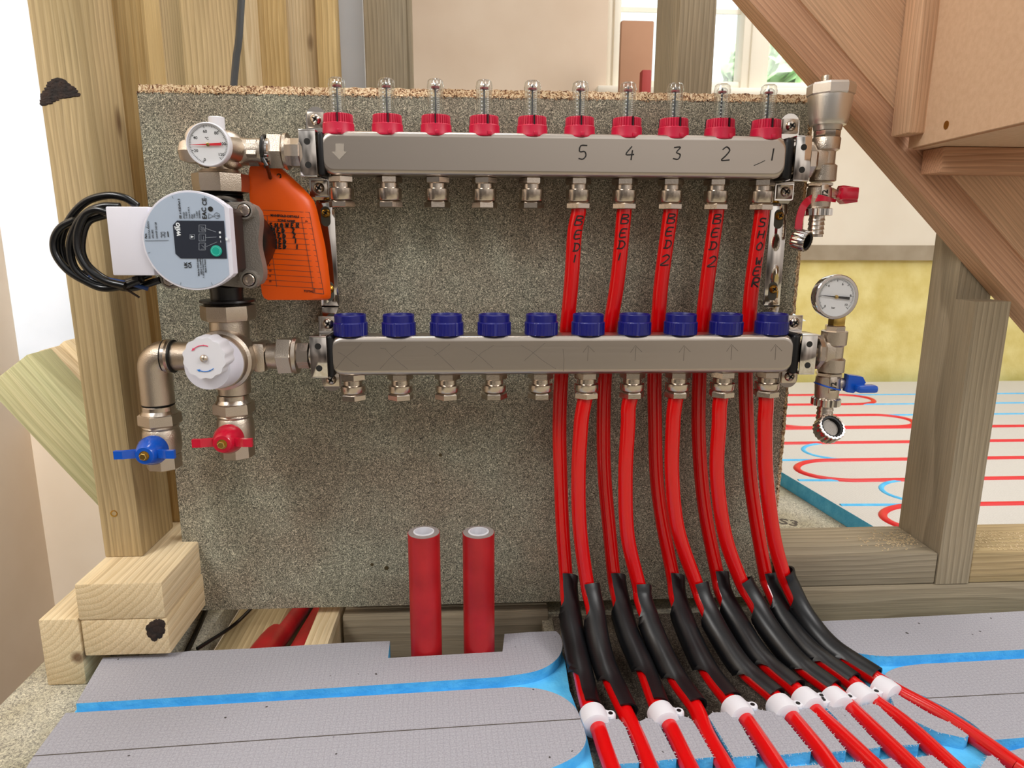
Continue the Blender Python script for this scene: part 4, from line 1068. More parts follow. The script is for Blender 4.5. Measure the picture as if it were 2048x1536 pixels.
# left panel
lp = thing('insulation_floor_panel', (.2, -.2, zF), 'grey faced blue foam floor panel at left with the cut-out round the two red risers', 'floor panel')
padA = zpts([(206, 1315), (300, 1310), (380, 1302), (500, 1297), (700, 1285), (780, 1282), (776, 1316), (900, 1309), (1005, 1303), (1009, 1268), (1060, 1264), (1112, 1262)]) \
     + curve_pts(zpts([(1112, 1262), (1121, 1273), (1125, 1292), (1117, 1314), (1094, 1333), (1060, 1345), (1000, 1354)]))[1:] + zpts([(600, 1380), (152, 1407)])
padB1 = zpts([(131, 1426), (600, 1399)]) + curve_pts(zpts([(990, 1376), (1040, 1374), (1085, 1379), (1122, 1392), (1148, 1412), (1161, 1434)])) + zpts([(1161, 1438), (600, 1475.2), (67, 1512.2)])
padB2 = zpts([(67, 1512.2), (600, 1475.2), (1161, 1438)]) + curve_pts(zpts([(1168, 1456), (1172, 1480), (1160, 1504), (1130, 1524), (1080, 1545), (1000, 1575)])) + zpts([(600, 1610), (20, 1650), (0, 1620)])
base = zpts([(206, 1315), (700, 1285), (780, 1282), (776, 1316), (1005, 1303), (1009, 1268), (1112, 1262), (1130, 1300), (1140, 1360), (1172, 1440), (1200, 1560), (1200, 1620), (-60, 1700), (0, 1600), (131, 1424)])
mb = MB(); mb.pad(base, -.0275, ZB, 1, 1); mb.build('foam_base', ['facing', 'blue'], lp)
for i, pd in enumerate((padA, padB1, padB2)):
    mb = MB(); mb.pad(pd, ZB, 0); mb.build('raised_pad', ['facing', 'blue'], lp)
mb = MB()
fray(mb, padA[-9:], .0042, .0013); fray(mb, padA[-2:], .0042, .0013); fray(mb, padB2[3:16], .004, .0014); fray(mb, padB1[3:12], .004, .0012)
fr_o = mb.build('frayed_mesh', 'dust', lp)
MB().tube([Vector((x, y, .0001)) for x, y in zpts([(67, 1512.2), (330, 1494), (600, 1475.2), (900, 1455), (1161, 1438)])], .00045, 5).build('seam', 'ink_soft', lp); fr_o['kind'] = 'stuff'
# middle panel under the pipes
mp_ = thing('insulation_floor_panel', (.6, -.22, zF), 'blue foam floor panel with narrow grey pads between the ten red pipes', 'floor panel')
pads = [
 [(1210, 1440), (1228, 1437), (1240, 1440), (1250, 1453), (1278, 1525), (1225, 1529), (1207, 1480), (1212, 1456)],
 [(1279, 1443), (1293, 1436), (1312, 1440), (1321, 1455), (1353, 1517), (1313, 1522), (1292, 1480)],
 [(1350, 1440), (1362, 1431), (1379, 1436), (1389, 1447), (1427, 1514), (1386, 1518), (1364, 1470)],
 [(1416, 1432), (1425, 1425), (1455, 1424), (1472, 1432), (1483, 1452), (1514, 1504), (1513, 1511), (1466, 1514), (1440, 1470)],
 [(1499, 1426), (1516, 1419), (1557, 1425), (1574, 1444), (1622, 1503), (1552, 1511), (1520, 1455)],
 [(1588, 1423), (1600, 1419), (1618, 1416), (1631, 1427), (1692, 1501), (1653, 1505), (1612, 1452)],
 [(1652, 1415), (1664, 1412), (1681, 1410), (1700, 1428), (1761, 1494), (1728, 1499), (1680, 1444)],
 [(1719, 1414), (1730, 1410), (1743, 1407), (1757, 1411), (1838, 1489), (1794, 1491), (1750, 1444)],
 [(1778, 1386), (1797, 1390), (1861, 1428), (1901, 1446), (1937, 1470), (1929, 1476), (1875, 1464), (1827, 1441), (1789, 1412)],
 [(1571, 1534), (1638, 1529), (1662, 1560), (1580, 1580)], [(1672, 1526), (1719, 1523), (1750, 1556), (1690, 1570)], [(1747, 1522), (1783, 1516), (1826, 1556), (1775, 1566)],
 [(1818, 1517), (1864, 1510), (1915, 1552), (1850, 1566)], [(1958, 1540), (1975, 1512), (1986, 1511), (2020, 1544), (1980, 1570)],
]
mb = MB(); mb.pad(zpts([(1203, 1444), (1280, 1436), (1425, 1424), (1516, 1418), (1618, 1409), (1780, 1378), (1800, 1372), (1990, 1478), (2150, 1560), (2150, 1620), (1222, 1640), (1222, 1560)]), -.0275, ZB, 1, 1)
mb.build('foam_base', ['facing', 'blue'], mp_)
frm = MB()
for i, pd in enumerate(pads):
    z = zpts(pd); mb = MB(); mb.pad(z, ZB, 0); mb.build('raised_pad', ['facing', 'blue'], mp_)
    fray(frm, (z+z[:1])[::-1], .0030, .0016)
fo = frm.build('frayed_mesh', simple('pale_threads', '#c9c6c6', .7), mp_); fo['kind'] = 'stuff'
# right panel
rp_ = thing('insulation_floor_panel', (1.0, -.15, zF), 'grey faced blue foam floor panel at right in front of the sole plates', 'floor panel')
r1 = curve_pts(zpts([(1628, 1243), (1636, 1258), (1652, 1277), (1678, 1294), (1715, 1306), (1765, 1312), (1820, 1311)])) + zpts([(2048, 1299), (2250, 1288), (2250, 1212), (2048, 1222), (1800, 1235)])
r2 = curve_pts(zpts([(1900, 1325), (1845, 1328), (1805, 1333), (1778, 1342), (1769, 1354), (1782, 1368), (1815, 1380), (1853, 1394)])) + zpts([(1853, 1396.6), (2048, 1386.2), (2250, 1374), (2250, 1304), (2048, 1317)])
r3 = curve_pts(zpts([(1853, 1396.6), (1890, 1414), (1925, 1434), (1955, 1455), (1978, 1480)])) + zpts([(2000, 1479), (2048, 1475), (2250, 1462), (2250, 1374.6), (2048, 1386.2)])
r4 = zpts([(2008, 1505), (2048, 1495), (2250, 1482), (2250, 1600), (2110, 1600)])
mb = MB(); mb.pad(zpts([(1630, 1243), (1640, 1258), (1656, 1280), (1704, 1318), (1762, 1362), (1785, 1377), (1802, 1371), (1992, 1477), (2152, 1558), (2250, 1600), (2250, 1212), (2048, 1222), (1800, 1235)]), -.0275, ZB, 1, 1)
mb.build('foam_base', ['facing', 'blue'], rp_)
for pd in (r1, r2, r3, r4): mb = MB(); mb.pad(pd, ZB, 0); mb.build('raised_pad', ['facing', 'blue'], rp_)
MB().tube([Vector((x, y, .0001)) for x, y in zpts([(1853, 1396.6), (1950, 1391.5), (2048, 1386.2), (2250, 1374.6)])], .00045, 5).build('seam', 'ink_soft', rp_)
mb = MB(); fray(mb, r1[:28], .0036, .0016); fray(mb, r3[:20], .0036, .0016)
fo = mb.build('frayed_mesh', 'dust', rp_); fo['kind'] = 'stuff'

# the two capped-off red risers
for i, (px, lab) in enumerate(((847.5, 'left one of two thick dusty red sleeved risers in front of the board'), (957, 'right one of two thick dusty red sleeved risers in front of the board'))):
    c = P(px, 1062, -.088); r = .0172; zt_ = P(px, 1064, -.088).z
    t = thing('riser_pipe', (c.x, -.088, zF), lab, 'pipe', None)
    mb = MB(); mb.lathe((c.x, -.088, zF+.0005), (0, 0, 1), [(0, r), (zt_-zF-.001, r), (zt_-zF-.0008, r-.0012)], 36, cap=False); mb.build('outer_sleeve', 'red_sleeve', t)
    mb = MB(); mb.lathe((c.x, -.088, zF+.001), (0, 0, 1), [(0, r-.0006), (zt_-zF-.0010, r-.0006), (zt_-zF-.0008, .0105), (zt_-zF-.03, .0100)], 36); mb.build('foam_lining', 'dust', t)
    mb = MB(); mb.lathe((c.x, -.088, zt_-.06), (0, 0, 1), [(0, .0112), (.061, .0112), (.0612, .0096), (.02, .0092), (.02, 0)], 36, cap=False); mb.build('inner_pipe', 'white', t)

# ================================================================= PUMP GROUP
YG = -.060
def G(px, py): return P(px, py, YG)
def vstack(mb, pxm, pym, Y, rows, n=40, rot=0, X=None):
    """turned stack about a vertical axis; rows of (photo row, half width in photo px)"""
    c = P(pxm, pym, Y); X_ = c.x if X is None else X
    pr = []
    for py, hw in rows:
        # photo column of the axis at this row
        z = P(pxm, py, Y).z; pr.append((z, hw*mpp((X_, Y, z))))
    mb.lathe((X_, Y, 0), (0, 0, 1), [(z, r) for z, r in pr], n, rot); return X_
def hstack(mb, py, Y, cols, n=40, rot=0, pz=None):
    pr = [(P(px, py, Y).x, hw*mpp(P(px, py, Y))) for px, hw in cols]; z = P(cols[0][0], py, Y).z if pz is None else pz
    mb.lathe((0, Y, z), (1, 0, 0), pr, n, rot); return z
XA = .0975
# --- thermometer tee
tt = thing('thermometer_tee', G(455, 302), 'nickel tee with round dial thermometer joining the pump top to the upper manifold', 'pipe fitting')
mb = MB()
mb.sphere(G(455, 302), .0195, 28, (1, .9, 1))
hstack(mb, 303, YG, [(440, 30), (476, 28), (500, 26), (520, 26), (526, 25)])
vstack(mb, 450, 320, YG, [(300, 32), (328, 28), (336, 24), (352, 24)], X=XA+.003)
hstack(mb, 303, YG, [(400, 30), (425, 34), (440, 30)])
mb.lathe(P(438, 292, YG), (-.28, -1, .1), [(-.005, .017), (.012, .0165), (.030, .012), (.034, .012)], 32)
tb_ = mb.build('tee_body', 'cast', tt)
mb = MB(); hstack(mb, 304, YG, [(499, 27), (500, 29), (519, 29), (520, 27)], 6, .5); mb.build('hex_collar', 'cast', tt)
mb = MB(); hstack(mb, 303, YG, [(526, 24), (526, 26.5), (540, 26.5), (542, 24)]); mb.build('seal_ring', 'chrome', tt)
mb = MB(); hstack(mb, 303, -.052, [(538, 32), (541, 37), (568, 37), (571, 33)], 6, .35); hstack(mb, 303, -.052, [(571, 31), (571, 35.5), (577, 35.5), (577, 29)]); mb.build('union_nut', 'cast', tt)
mb = MB(); hstack(mb, 306, -.045, [(575, 28), (590, 29), (602, 29), (604, 27)], 8, .3); hstack(mb, 306, YU, [(602, 22), (645, 22)]); mb.build('tail_piece', 'nickel', tt)
mb = MB(); vstack(mb, 445, 365, YG, [(346, 46), (349, 54), (368, 54), (384, 52), (386, 48)], 8, .3, X=XA+.001); vstack(mb, 445, 350, YG, [(340, 36), (347, 44)], 40, X=XA+.001); mb.build('union_nut', 'cast', tt)
mb = MB(); hstack(mb, 304, YG, [(398, 22), (392, 25), (373, 24), (364, 20), (361, 15)], 6, .2); mb.build('hex_plug', 'cast', tt)
mb = MB(); q = P(434, 252, YG); mb.lathe(q, (0, 0, 1), [(-.006, .0076), (.0075, .0076), (.0082, .0068)], 12); mb.build('vent_cap', 'white', tt)

def gauge(parent, c, r, nums, unit, needle, tail, ntick, a0, a1, name, ncol, rimmat, rimw=.9, tilt=(0, 0, 0), tsz=.2):
    """round dial facing -Y at c; angles in degrees, 0 = right, counter-clockwise"""
    c = Vector(c); F = Matrix.Translation(c) @ Matrix.Rotation(tilt[0], 4, 'X') @ Matrix.Rotation(tilt[2], 4, 'Z')
    def mk(): return MB(F)
    mb = mk(); mb.lathe((0, .014, 0), (0, -1, 0), [(0, r*.82), (.004, r*.96), (.0125, r), (.0145, r*.99), (.0152, r*.96), (.0152, r*rimw), (.0128, r*rimw)], 56, cap=False)
    mb.lathe((0, .014, 0), (0, -1, 0), [(0, r*.8), (.0010, r*.8)], 40)
    case = mb.build('dial_case', rimmat, parent)
    mb = mk(); mb.lathe((0, .0012, 0), (0, -1, 0), [(0, r*rimw*1.01), (.0004, r*rimw*1.01)], 48); face = mb.build('dial_face', 'dial', parent)
    mb = mk()
    for i in range(ntick+1):
        a = math.radians(a0 + (a1-a0)*i/ntick); L_ = .13 if i % 10 == 0 else (.09 if i % 5 == 0 else .065)
        rr = r*rimw*(.93-L_/2)
        mb.box((rr*math.cos(a), .0006, rr*math.sin(a)), (r*L_, .0004, .00018 if i % 10 else .00035), 0, Matrix.Rotation(-a, 4, 'Y'))
    for s_, a, rad in nums:
        a = math.radians(a); mb.text(s_, r*tsz, Matrix.Translation((rad*r*math.cos(a), .0008, rad*r*math.sin(a)-r*tsz*.35)) @ UPM, bold=.012, align='CENTER')
    mb.text(unit[0], r*tsz*.85, Matrix.Translation((unit[1]*r, .0008, unit[2]*r)) @ UPM, bold=.01, align='CENTER')
    mb.build('dial_marks', 'ink', face)
    mb = mk(); a = math.radians(needle); d = Vector((math.cos(a), 0, math.sin(a))); q = Vector((-d.z, 0, d.x))
    mb.prism([d*r*.80+q*r*.004+Vector((0, -.0004, 0)), q*r*.035+Vector((0, -.0004, 0)), -q*r*.035+Vector((0, -.0004, 0)), d*r*.80-q*r*.004+Vector((0, -.0004, 0))], (0, -.0004, 0))
    mb.prism([-d*r*tail+q*r*.06+Vector((0, -.0004, 0)), -d*r*tail-q*r*.06+Vector((0, -.0004, 0)), -q*r*.045+Vector((0, -.0004, 0)), q*r*.045+Vector((0, -.0004, 0))], (0, -.0004, 0))
    mb.build('needle', ncol, parent)
    mb = mk(); mb.lathe((0, .0005, 0), (0, -1, 0), [(0, r*.085), (.0014, r*.08), (.0016, r*.05)], 16); mb.build('needle_hub', 'brass', parent)
    mb = mk(); mb.lathe((0, -.0012, 0), (0, -1, 0), [(0, r*rimw*.99), (.0003, r*rimw*.98)], 48); mb.build('dial_glass', 'dialglass', parent)
q = P(416, 289, -.108)
gauge(tt, q, 43*mpp(q), [('0', 252, .70), ('20', 205, .64), ('40', 152, .64), ('60', 100, .60), ('80', 52, .66), ('100', 4, .66), ('120', -38, .70)], ('°C', -.05, .22), 182, .62, 60, 250, -50, 'dial', 'needle_r', 'white', .93, tsz=.19)
mb = MB(); mb.lathe(q+Vector((0, .010, 0)), (.35, 1, 0), [(0, .010), (.034, .012)], 24); mb.build('dial_stem', 'cast', tt)

# --- pump
pu = thing('circulation_pump', (XA, YG, .44), 'circulation pump with round pale blue label, black volute and white connector block', 'pump')
zc = P(385, 482, -.152).z; hc = P(385, 482, -.152); rh = 98*mpp(hc)
mb = MB()
def wav(t, h, r): return r*(1+.035*math.cos(5*t+.6))
rv = (P(538, 482, -.085).x-(XA+.003))*.94
mb.lathe((XA+.003, -.032, zc-.002), (0, -1, 0), [(0, rv*.7), (.006, rv*.93), (.030, rv), (.056, rv*.97), (.061, rv*.90)], 90, 0, wav)
vstack(mb, 448, 395, YG, [(384, 42), (392, 46), (396, 38), (412, 38), (470, 34), (560, 34), (584, 31), (598, 31), (599, 52), (603, 53), (606, 44), (612, 40)], X=XA-.002)
for i in range(6): vstack(mb, 448, 395, YG, [(386+i*2.2, 43), (387+i*2.2, 47), (388+i*2.2, 43)], X=XA-.002)
mb.build('volute', 'blackbody', pu)
mb = MB()   # motor flange with ears
YM = -.106; fr_ = P(524, 482, YM).x; w_ = fr_-(XA+.001); cx_ = XA+.001
bu, bl = P(490, 421, YM-.004), P(497, 559, YM-.004); zf_ = (bu.z+bl.z)/2; hz_ = (bu.z-bl.z)/2+.0085; bxo = bu.x-cx_
pl_ = []
for i in range(56):
    a = 2*PI*i/56; ca, sa = math.cos(a), math.sin(a); k_ = (abs(ca)**6+abs(sa)**6)**(-1/6); k2 = 1+.045*-math.cos(4*a)
    pl_.append((cx_+w_*k_*ca*k2*.97, -.092, zf_+hz_*k_*sa*k2*.97))
mb.prism(pl_, (0, YM+.092, 0))
mb.lathe((cx_-.002, YM, zf_), (0, -1, 0), [(0, .0345), (.004, .0335), (.006, .031), (.012, .0300)], 56)
for sz_ in (-1, 1):
    mb.prism([(cx_+bxo-.008, YM+.001, zf_+sz_*(hz_-.020)), (cx_+bxo+.0075, YM+.001, zf_+sz_*(hz_-.014)), (cx_+bxo+.0065, YM+.001, zf_+sz_*(hz_-.002)), (cx_+bxo-.012, YM+.001, zf_+sz_*(hz_-.002))], (0, -.005, 0))
for sx_, sz_ in ((1, 1), (1, -1), (-1, 1), (-1, -1)):
    mb.lathe((cx_+sx_*bxo, YM, zf_+sz_*(bu.z-bl.z)/2), (0, -1, 0), [(0, .0088), (.0075, .0080), (.0075, .0064), (.004, .0062)], 24)
fl_o = mb.build('motor_flange', 'alu', pu)
for sx_, sz_ in ((1, 1), (1, -1), (-1, 1), (-1, -1)):
    mb = MB(); o_ = (cx_+sx_*bxo, YM-.0035, zf_+sz_*(bu.z-bl.z)/2); mb.lathe(o_, (0, -1, 0), [(0, .0056), (.0048, .0055), (.0056, .0048), (.0056, .0028), (.0034, .0026)], 24); mb.build('bolt', 'nickel', pu)
def plate(y0, y1, rr, xr, zh, n=40):
    pts = []
    for i in range(n+1):
        a = math.radians(48) + (2*PI-math.radians(96))*i/n; pts.append((hc.x+rr*math.cos(a), y0, zc+rr*math.sin(a)))
    zz = rr*math.sin(math.radians(48)); zh = min(zh, zz)
    c_ = .0035
    pts += [(xr-c_, y0, zc-zh), (xr, y0, zc-zh+c_), (xr, y0, zc+zh-c_), (xr-c_, y0, zc+zh)]
    return pts
xrp = P(462, 482, -.152).x
xh_ = P(484, 482, -.120).x
mb = MB(); mb.prism([(x*1.0, -.114, z) for x, _, z in plate(0, 0, rh*.90, xh_, .031)], (0, -.026, 0)); mb.build('electronics_housing', 'brown', pu)
mb = MB(); mb.prism(plate(-.140, 0, rh, xrp, .033), (0, -.0115, 0)); fb = mb.build('front_cover', 'whitebox', pu)
bm_ = fb.modifiers.new('bevel', 'BEVEL'); bm_.width = .0012; bm_.segments = 2; bm_.limit_method = 'ANGLE'
YF = -.1518
rl = 94*mpp(hc); xl_ = P(286, 482, YF).x; xr2 = P(453, 482, YF).x
pts = []
for i in range(72):
    a = 2*PI*i/72; pts.append((max(xl_, min(xr2, hc.x+rl*math.cos(a))), YF+.0003, zc+rl*math.sin(a)))
mb = MB(); mb.prism(pts, (0, -.0004, 0)); lb_ = mb.build('label', 'label', pu)
def F_(px, py, e=0): return P(px, py, YF-.0002-e)
mb = MB(); a, b = F_(345, 441), F_(454, 517); c_ = .004
mb.prism([(a.x+c_, a.y, a.z), (b.x, a.y, a.z), (b.x, a.y, b.z), (a.x+c_, a.y, b.z), (a.x, a.y, b.z+c_), (a.x, a.y, a.z-c_)], (0, -.0004, 0)); dp = mb.build('display_panel', 'panel', pu)
s_ = mpp(hc)
mb = MB(); mb.text('wilo', 15.5*s_, TXT(F_(361.5, 473, .0005), True), .0001, .22, .022); mb.build('logo_text', 'wprint', dp)
mb = MB()
def fbox(px0, py0, px1, py1, w=.0003):
    for q0, q1 in (((px0, py0), (px1, py0)), ((px1, py0), (px1, py1)), ((px1, py1), (px0, py1)), ((px0, py1), (px0, py0))): mb.tube([F_(*q0, .0005), F_(*q1, .0005)], w*.6, 4)
for py0 in (450, 468, 486):
    fbox(398, py0, 411, py0+14)
for r_ in (3, 5, 7, 9): mb.tube([F_(401+r_*math.cos(t)*1.0, 462-r_*math.sin(t), .0005) for t in (0, .4, .8, 1.2, 1.57)], .00013, 4)
mb.tube([F_(402, 470, .0005), F_(402, 480, .0005), F_(409, 480, .0005)], .00013, 4); mb.tube([F_(407, 472, .0005), F_(407, 479, .0005)], .00013, 4)
mb.tube([F_(402, 498, .0005), F_(409, 498, .0005), F_(409, 488, .0005)], .00013, 4); mb.tube([F_(403, 490, .0005), F_(408, 495, .0005)], .00013, 4)
for q0, q1 in (((412, 457), (432, 464)), ((412, 475), (433, 474)), ((413, 493), (434, 484))): mb.tube([F_(*q0, .0005), F_(*q1, .0005)], .00018, 4)
fbox(380, 469, 389, 478)
mb.build('panel_icons', 'gprint', dp)
mb = MB(); mb.prism([F_(382, 476, .0005), F_(388, 473.5, .0005), F_(382, 471, .0005)], (0, -.0001, 0))
for q0, q1 in (((438, 463), (442, 467)), ((439, 472), (442, 476)), ((441, 481), (442, 485)), ((451, 475), (456, 481))):
    a, b = F_(*q0, .0004), F_(*q1, .0004); mb.bx(a.x, b.x, a.y-.0003, a.y, b.z, a.z)
mb.build('panel_lamps', 'wprint', dp)
q = F_(433, 502, 0)
mb = MB(); mb.lathe(q, (0, -1, 0), [(0, 11.5*s_), (.0012, 11*s_), (.0016, 10*s_)], 32); bt_ = mb.build('button', 'teal', pu)
mb = MB(); mb.lathe(q+Vector((0, -.0016, 0)), (0, -1, 0), [(0, 8.6*s_), (.0001, 8.6*s_), (.0001, 8.1*s_), (0, 8.1*s_)], 32, cap=False); mb.build('button_ring', simple('pale_teal', '#7fe6d4', .5), bt_)
mb = MB()
for px, py, h_, t_, b_w in [(294, 477, 5.5, 'Para', .03), (301, 477, 5, 'RKC/SA-43/SCU', 0), (308, 477, 5, '4531802', 0), (316, 477, 5, '24W39 242128', 0),
                       (363, 437, 5.5, 'EEI ≤ 0.20-Part 3', .02), (370, 437, 4.6, 'IPX4D', 0), (375, 437, 4.6, '3-43W', 0), (380.5, 437, 4.6, 'Imax 0.44 A', 0), (386, 437, 4.6, 'PN6', 0), (391, 437, 4.6, 'TF95', 0), (396, 437, 4.6, '1~230V', 0), (401, 437, 4.6, '50/60Hz', 0),
                       (399, 552, 4.2, 'Made by WILO Intec', .02), (404, 549, 4.2, 'SAS av C. Lecoffre', .02), (409, 556, 4.2, 'F-18700 Aubigny/Nere', .0), (413, 545, 4.2, 'Made in France', .02)]:
    mb.text(t_, h_*s_, TXT(F_(px, py, .0003), True), .00008, 0, b_w)
    if px in (316, 401, 413): mb.build('rating_text', 'ink', lb_); mb = MB()
mb.text('EAC', 12*s_, TXT(F_(413.5, 438, .0003), True), .0001, 0, .02); mb.text('CE', 12*s_, TXT(F_(413.5, 411, .0003), True), .0001, 0, .02)
mb.build('conformity_mark', 'ink', lb_); mb = MB()
mb.text('UK', 8.5*s_, TXT(F_(375, 536, .0003), True), .0001, 0, .03); mb.text('CA', 8.5*s_, TXT(F_(383, 536, .0003), True), .0001, 0, .03)
mb.build('conformity_mark', 'ink', lb_)
mb = MB()
mb.tube([F_(290, 481.5, .0003), F_(337, 480.5, .0003)], .00016, 4)
for q0, q1 in (((321, 465), (331, 474)), ((331, 465), (321, 474)), ((322, 464), (323, 476)), ((330, 464), (329, 476)), ((322, 464), (330, 464))): mb.tube([F_(*q0, .0003), F_(*q1, .0003)], .00016, 4)
mb.build('label_symbol', 'ink', lb_); mb = MB()
a, b = F_(334.5, 463, .0003), F_(337.5, 474, .0003); mb.bx(a.x, b.x, a.y-.0001, a.y, b.z, a.z)
mb.build('label_symbol', 'ink', lb_); mb = MB()
mb.tube([F_(417, 437, .0003), F_(427, 432, .0003), F_(417, 427, .0003), F_(417, 437, .0003)], .0002, 4)
mb.build('label_symbol', 'ink', lb_); mb = MB()
mb.lathe(F_(421, 418, .0002), (0, -1, 0), [(0, 5*s_), (.0001, 5*s_)], 16)
mb.build('label_symbol', 'ink', lb_); mb = MB()
cc = F_(434, 431, .0003); mb.tube([cc+Vector((math.cos(2*PI*i/20), 0, math.sin(2*PI*i/20)))*5.5*s_ for i in range(20)], .00015, 4, closed=True)
mb.tube([F_(430, 431, .0003), F_(438, 431, .0003)], .00015, 4); mb.tube([F_(435, 428, .0003), F_(438, 431, .0003), F_(435, 434, .0003)], .00015, 4)
mb.build('label_symbol', 'ink', lb_); mb = MB()
for a_ in (70, 110, 195, 160+3, 250, 290):
    a_ = math.radians(a_); d = Vector((math.cos(a_), 0, math.sin(a_))); k_ = Vector((hc.x, YF-.0004, zc)); mb.tube([k_+d*rl*.93, k_+d*rl*.985], .00013, 4)
mb.build('label_ticks', 'ink', lb_)
a, b = P(210, 413, -.1495), P(300, 551, -.1495)
mb = MB(); mb.bx(a.x, b.x+.004, -.1495, -.112, b.z, a.z, .0012); mb.build('connector_block', 'whitebox', pu)

# cable coil
cc_ = thing('cable_coil', P(190, 480, -.115), 'coil of black cable with stripped ends hanging left of the pump', 'cable')
def loop(pts, Y0, Y1, r, nm, mat='cable'):
    n_ = len(pts); MB().tube(spline([P(a, b, Y0+(Y1-Y0)*i/(n_-1)) for i, (a, b) in enumerate(pts)], 8), r, 12).build(nm, mat, cc_)
loop([(275, 412), (250, 396), (215, 391), (175, 402), (145, 430), (125, 470), (124, 505), (140, 540), (175, 562), (215, 572), (260, 562), (300, 548)], -.118, -.112, .0034, 'cable_loop')
loop([(225, 428), (190, 420), (160, 440), (142, 480), (143, 520), (160, 548), (200, 570), (245, 568), (285, 555)], -.128, -.122, .0036, 'cable_loop')
loop([(240, 413), (205, 413), (172, 428), (155, 465), (157, 505), (178, 540), (212, 562), (250, 572)], -.125, -.132, .0034, 'cable_loop')
loop([(150, 440), (122, 455), (108, 480), (112, 510), (135, 540), (170, 562), (205, 576), (245, 572), (280, 560)], -.122, -.126, .0034, 'cable_loop')
loop([(210, 430), (175, 445), (163, 490), (172, 525), (200, 552), (235, 570)], -.120, -.120, .0034, 'cable_loop')
loop([(178, 551), (205, 557), (235, 562), (262, 568), (296, 578)], -.130, -.122, .0019, 'blue_core', 'cable_b')
loop([(240, 572), (258, 582), (279, 595)], -.122, -.12, .0010, 'brown_core', simple('brown_core_m', '#2c1a10', .5))
loop([(165, 545), (215, 566), (262, 580-4), (320, 560)], -.116, -.112, .0034, 'cable_loop')

# --- mixing valve
mv = thing('mixing_valve', G(452, 712), 'nickel thermostatic mixing valve with a white scalloped knob below the pump', 'mixing valve')
zM = P(452, 712, YG).z; XM = XA-.003
mb = MB()
vstack(mb, 455, 650, YG, [(641, 37), (656, 38), (672, 37), (700, 34), (745, 33), (760, 32), (786, 31), (787, 29)], X=XM+.001)
hstack(mb, 712, YG, [(345, 27), (350, 29), (400, 29), (520, 29)], pz=zM)
mb.sphere((XM, YG, zM), .0235, 28, (1, 1, 1))
hstack(mb, 712, YG, [(538, 26), (556, 27), (575, 27)], pz=zM)
mb.lathe((XM, YG+.005, zM), (0, -1, 0), [(0, .026), (.018, .0295), (.030, .0305), (.034, .0300), (.036, .0270), (.044, .0262)], 48)
mb.build('valve_body', 'cast', mv)
mb = MB(); mb.box((P(525, 712, YG).x, YG, zM), (.013, .030, .031), .004); mb.build('square_boss', 'cast', mv)
mb = MB(); vstack(mb, 455, 625, YG, [(607, 44), (610, 52), (632, 53), (639, 50), (641, 44)], 8, .25, X=XM+.001); mb.build('union_nut', 'cast', mv)
mb = MB(); hstack(mb, 711, -.065, [(557, 31), (560, 39), (586, 38), (590, 34)], 6, .2); hstack(mb, 711, -.065, [(590, 33), (590, 37), (597, 36), (600, 29)]); mb.build('union_nut', 'cast', mv)
mb = MB(); hstack(mb, 711, -.068, [(598, 27), (620, 27.5), (623, 25)], 8, .3); hstack(mb, 711, YL, [(620, 20), (668, 20)]); mb.build('tail_piece', 'nickel', mv)
XK = XM
mb = MB(); mb.lathe((XK, YG, zM), (0, -1, 0), [(.036, .0255), (.046, .0245), (.060, .0225), (.066, .0212), (.066, .0185)], 48); mb.build('knob_skirt', 'whitebox', mv)
mb = MB()
def scal(t, h, r): return r*(1+.035*math.cos(12*t))
kc = P(408, 717, -.143); rk = 42.5*mpp(kc)
mb.lathe((kc.x, YG, kc.z), (0, -1, 0), [(.058, rk*.97), (.062, rk), (.080, rk), (.0828, rk*.97), (.083, 0)], 120, 0, scal); kn_ = mb.build('knob', 'white', mv)
mb = MB(); yk = -.0831+YG; screw_at(mb, (kc.x, yk, kc.z), .0037); mb.build('knob_screw', 'nickel', mv)
def arcmark(cx0, cz0, r, a0, a1, mat):
    mb = MB(); pts = [Vector((kc.x+r*math.cos(math.radians(a0+(a1-a0)*i/10)), yk-.0001, kc.z+r*math.sin(math.radians(a0+(a1-a0)*i/10)))) for i in range(11)]
    mb.tube(pts, .00042, 5); d = (pts[-1]-pts[-2]).normalized(); q = Vector((-d.z, 0, d.x))
    mb.prism([pts[-1]+d*.003, pts[-1]+q*.0013, pts[-1]-q*.0013], (0, -.0003, 0))
    mb.box(pts[3], (.0006, .0004, .0014)); mb.build('knob_arrow', mat, kn_)
arcmark(0, 0, .0122, 68, 132, simple('pink_print', '#e0456a', .5)); arcmark(0, 0, .0122, -50, -112, simple('blue_print', '#1b74c8', .5))

# --- elbow
el = thing('pipe_elbow', G(305, 720), 'satin nickel elbow turning down from the mixing valve to the blue handled valve', 'pipe elbow')
mb = MB()
xb = P(312, 760, YG).x
A_ = [Vector((P(345, 712, YG).x, YG, zM)), Vector((P(334, 712, YG).x, YG, zM))]
cr_ = .012; x_c = xb; 
for i in range(9): a = PI/2*i/8; A_.append(Vector((x_c+cr_-cr_*math.sin(a), YG, zM-cr_+cr_*math.cos(a))))
A_ += [Vector((xb, YG, P(312, 780, YG).z)), Vector((xb, YG, P(312, 806, YG).z))]
mb.tube(A_, .0163, 32); 
mb.build('elbow_body', 'cast', el)
mb = MB(); hstack(mb, 712, YG, [(332, 33), (334, 35), (340, 35), (343, 32)], pz=zM); mb.build('collar', 'nickel', el)
mb = MB(); hstack(mb, 712, YG, [(343, 30), (346, 33), (349, 33), (350, 29)], pz=zM); hstack(mb, 712, YG, [(330, 33.2), (332, 33.2)], pz=zM); mb.build('seal', 'black', el)
mb = MB(); q = P(388, 712, YG)
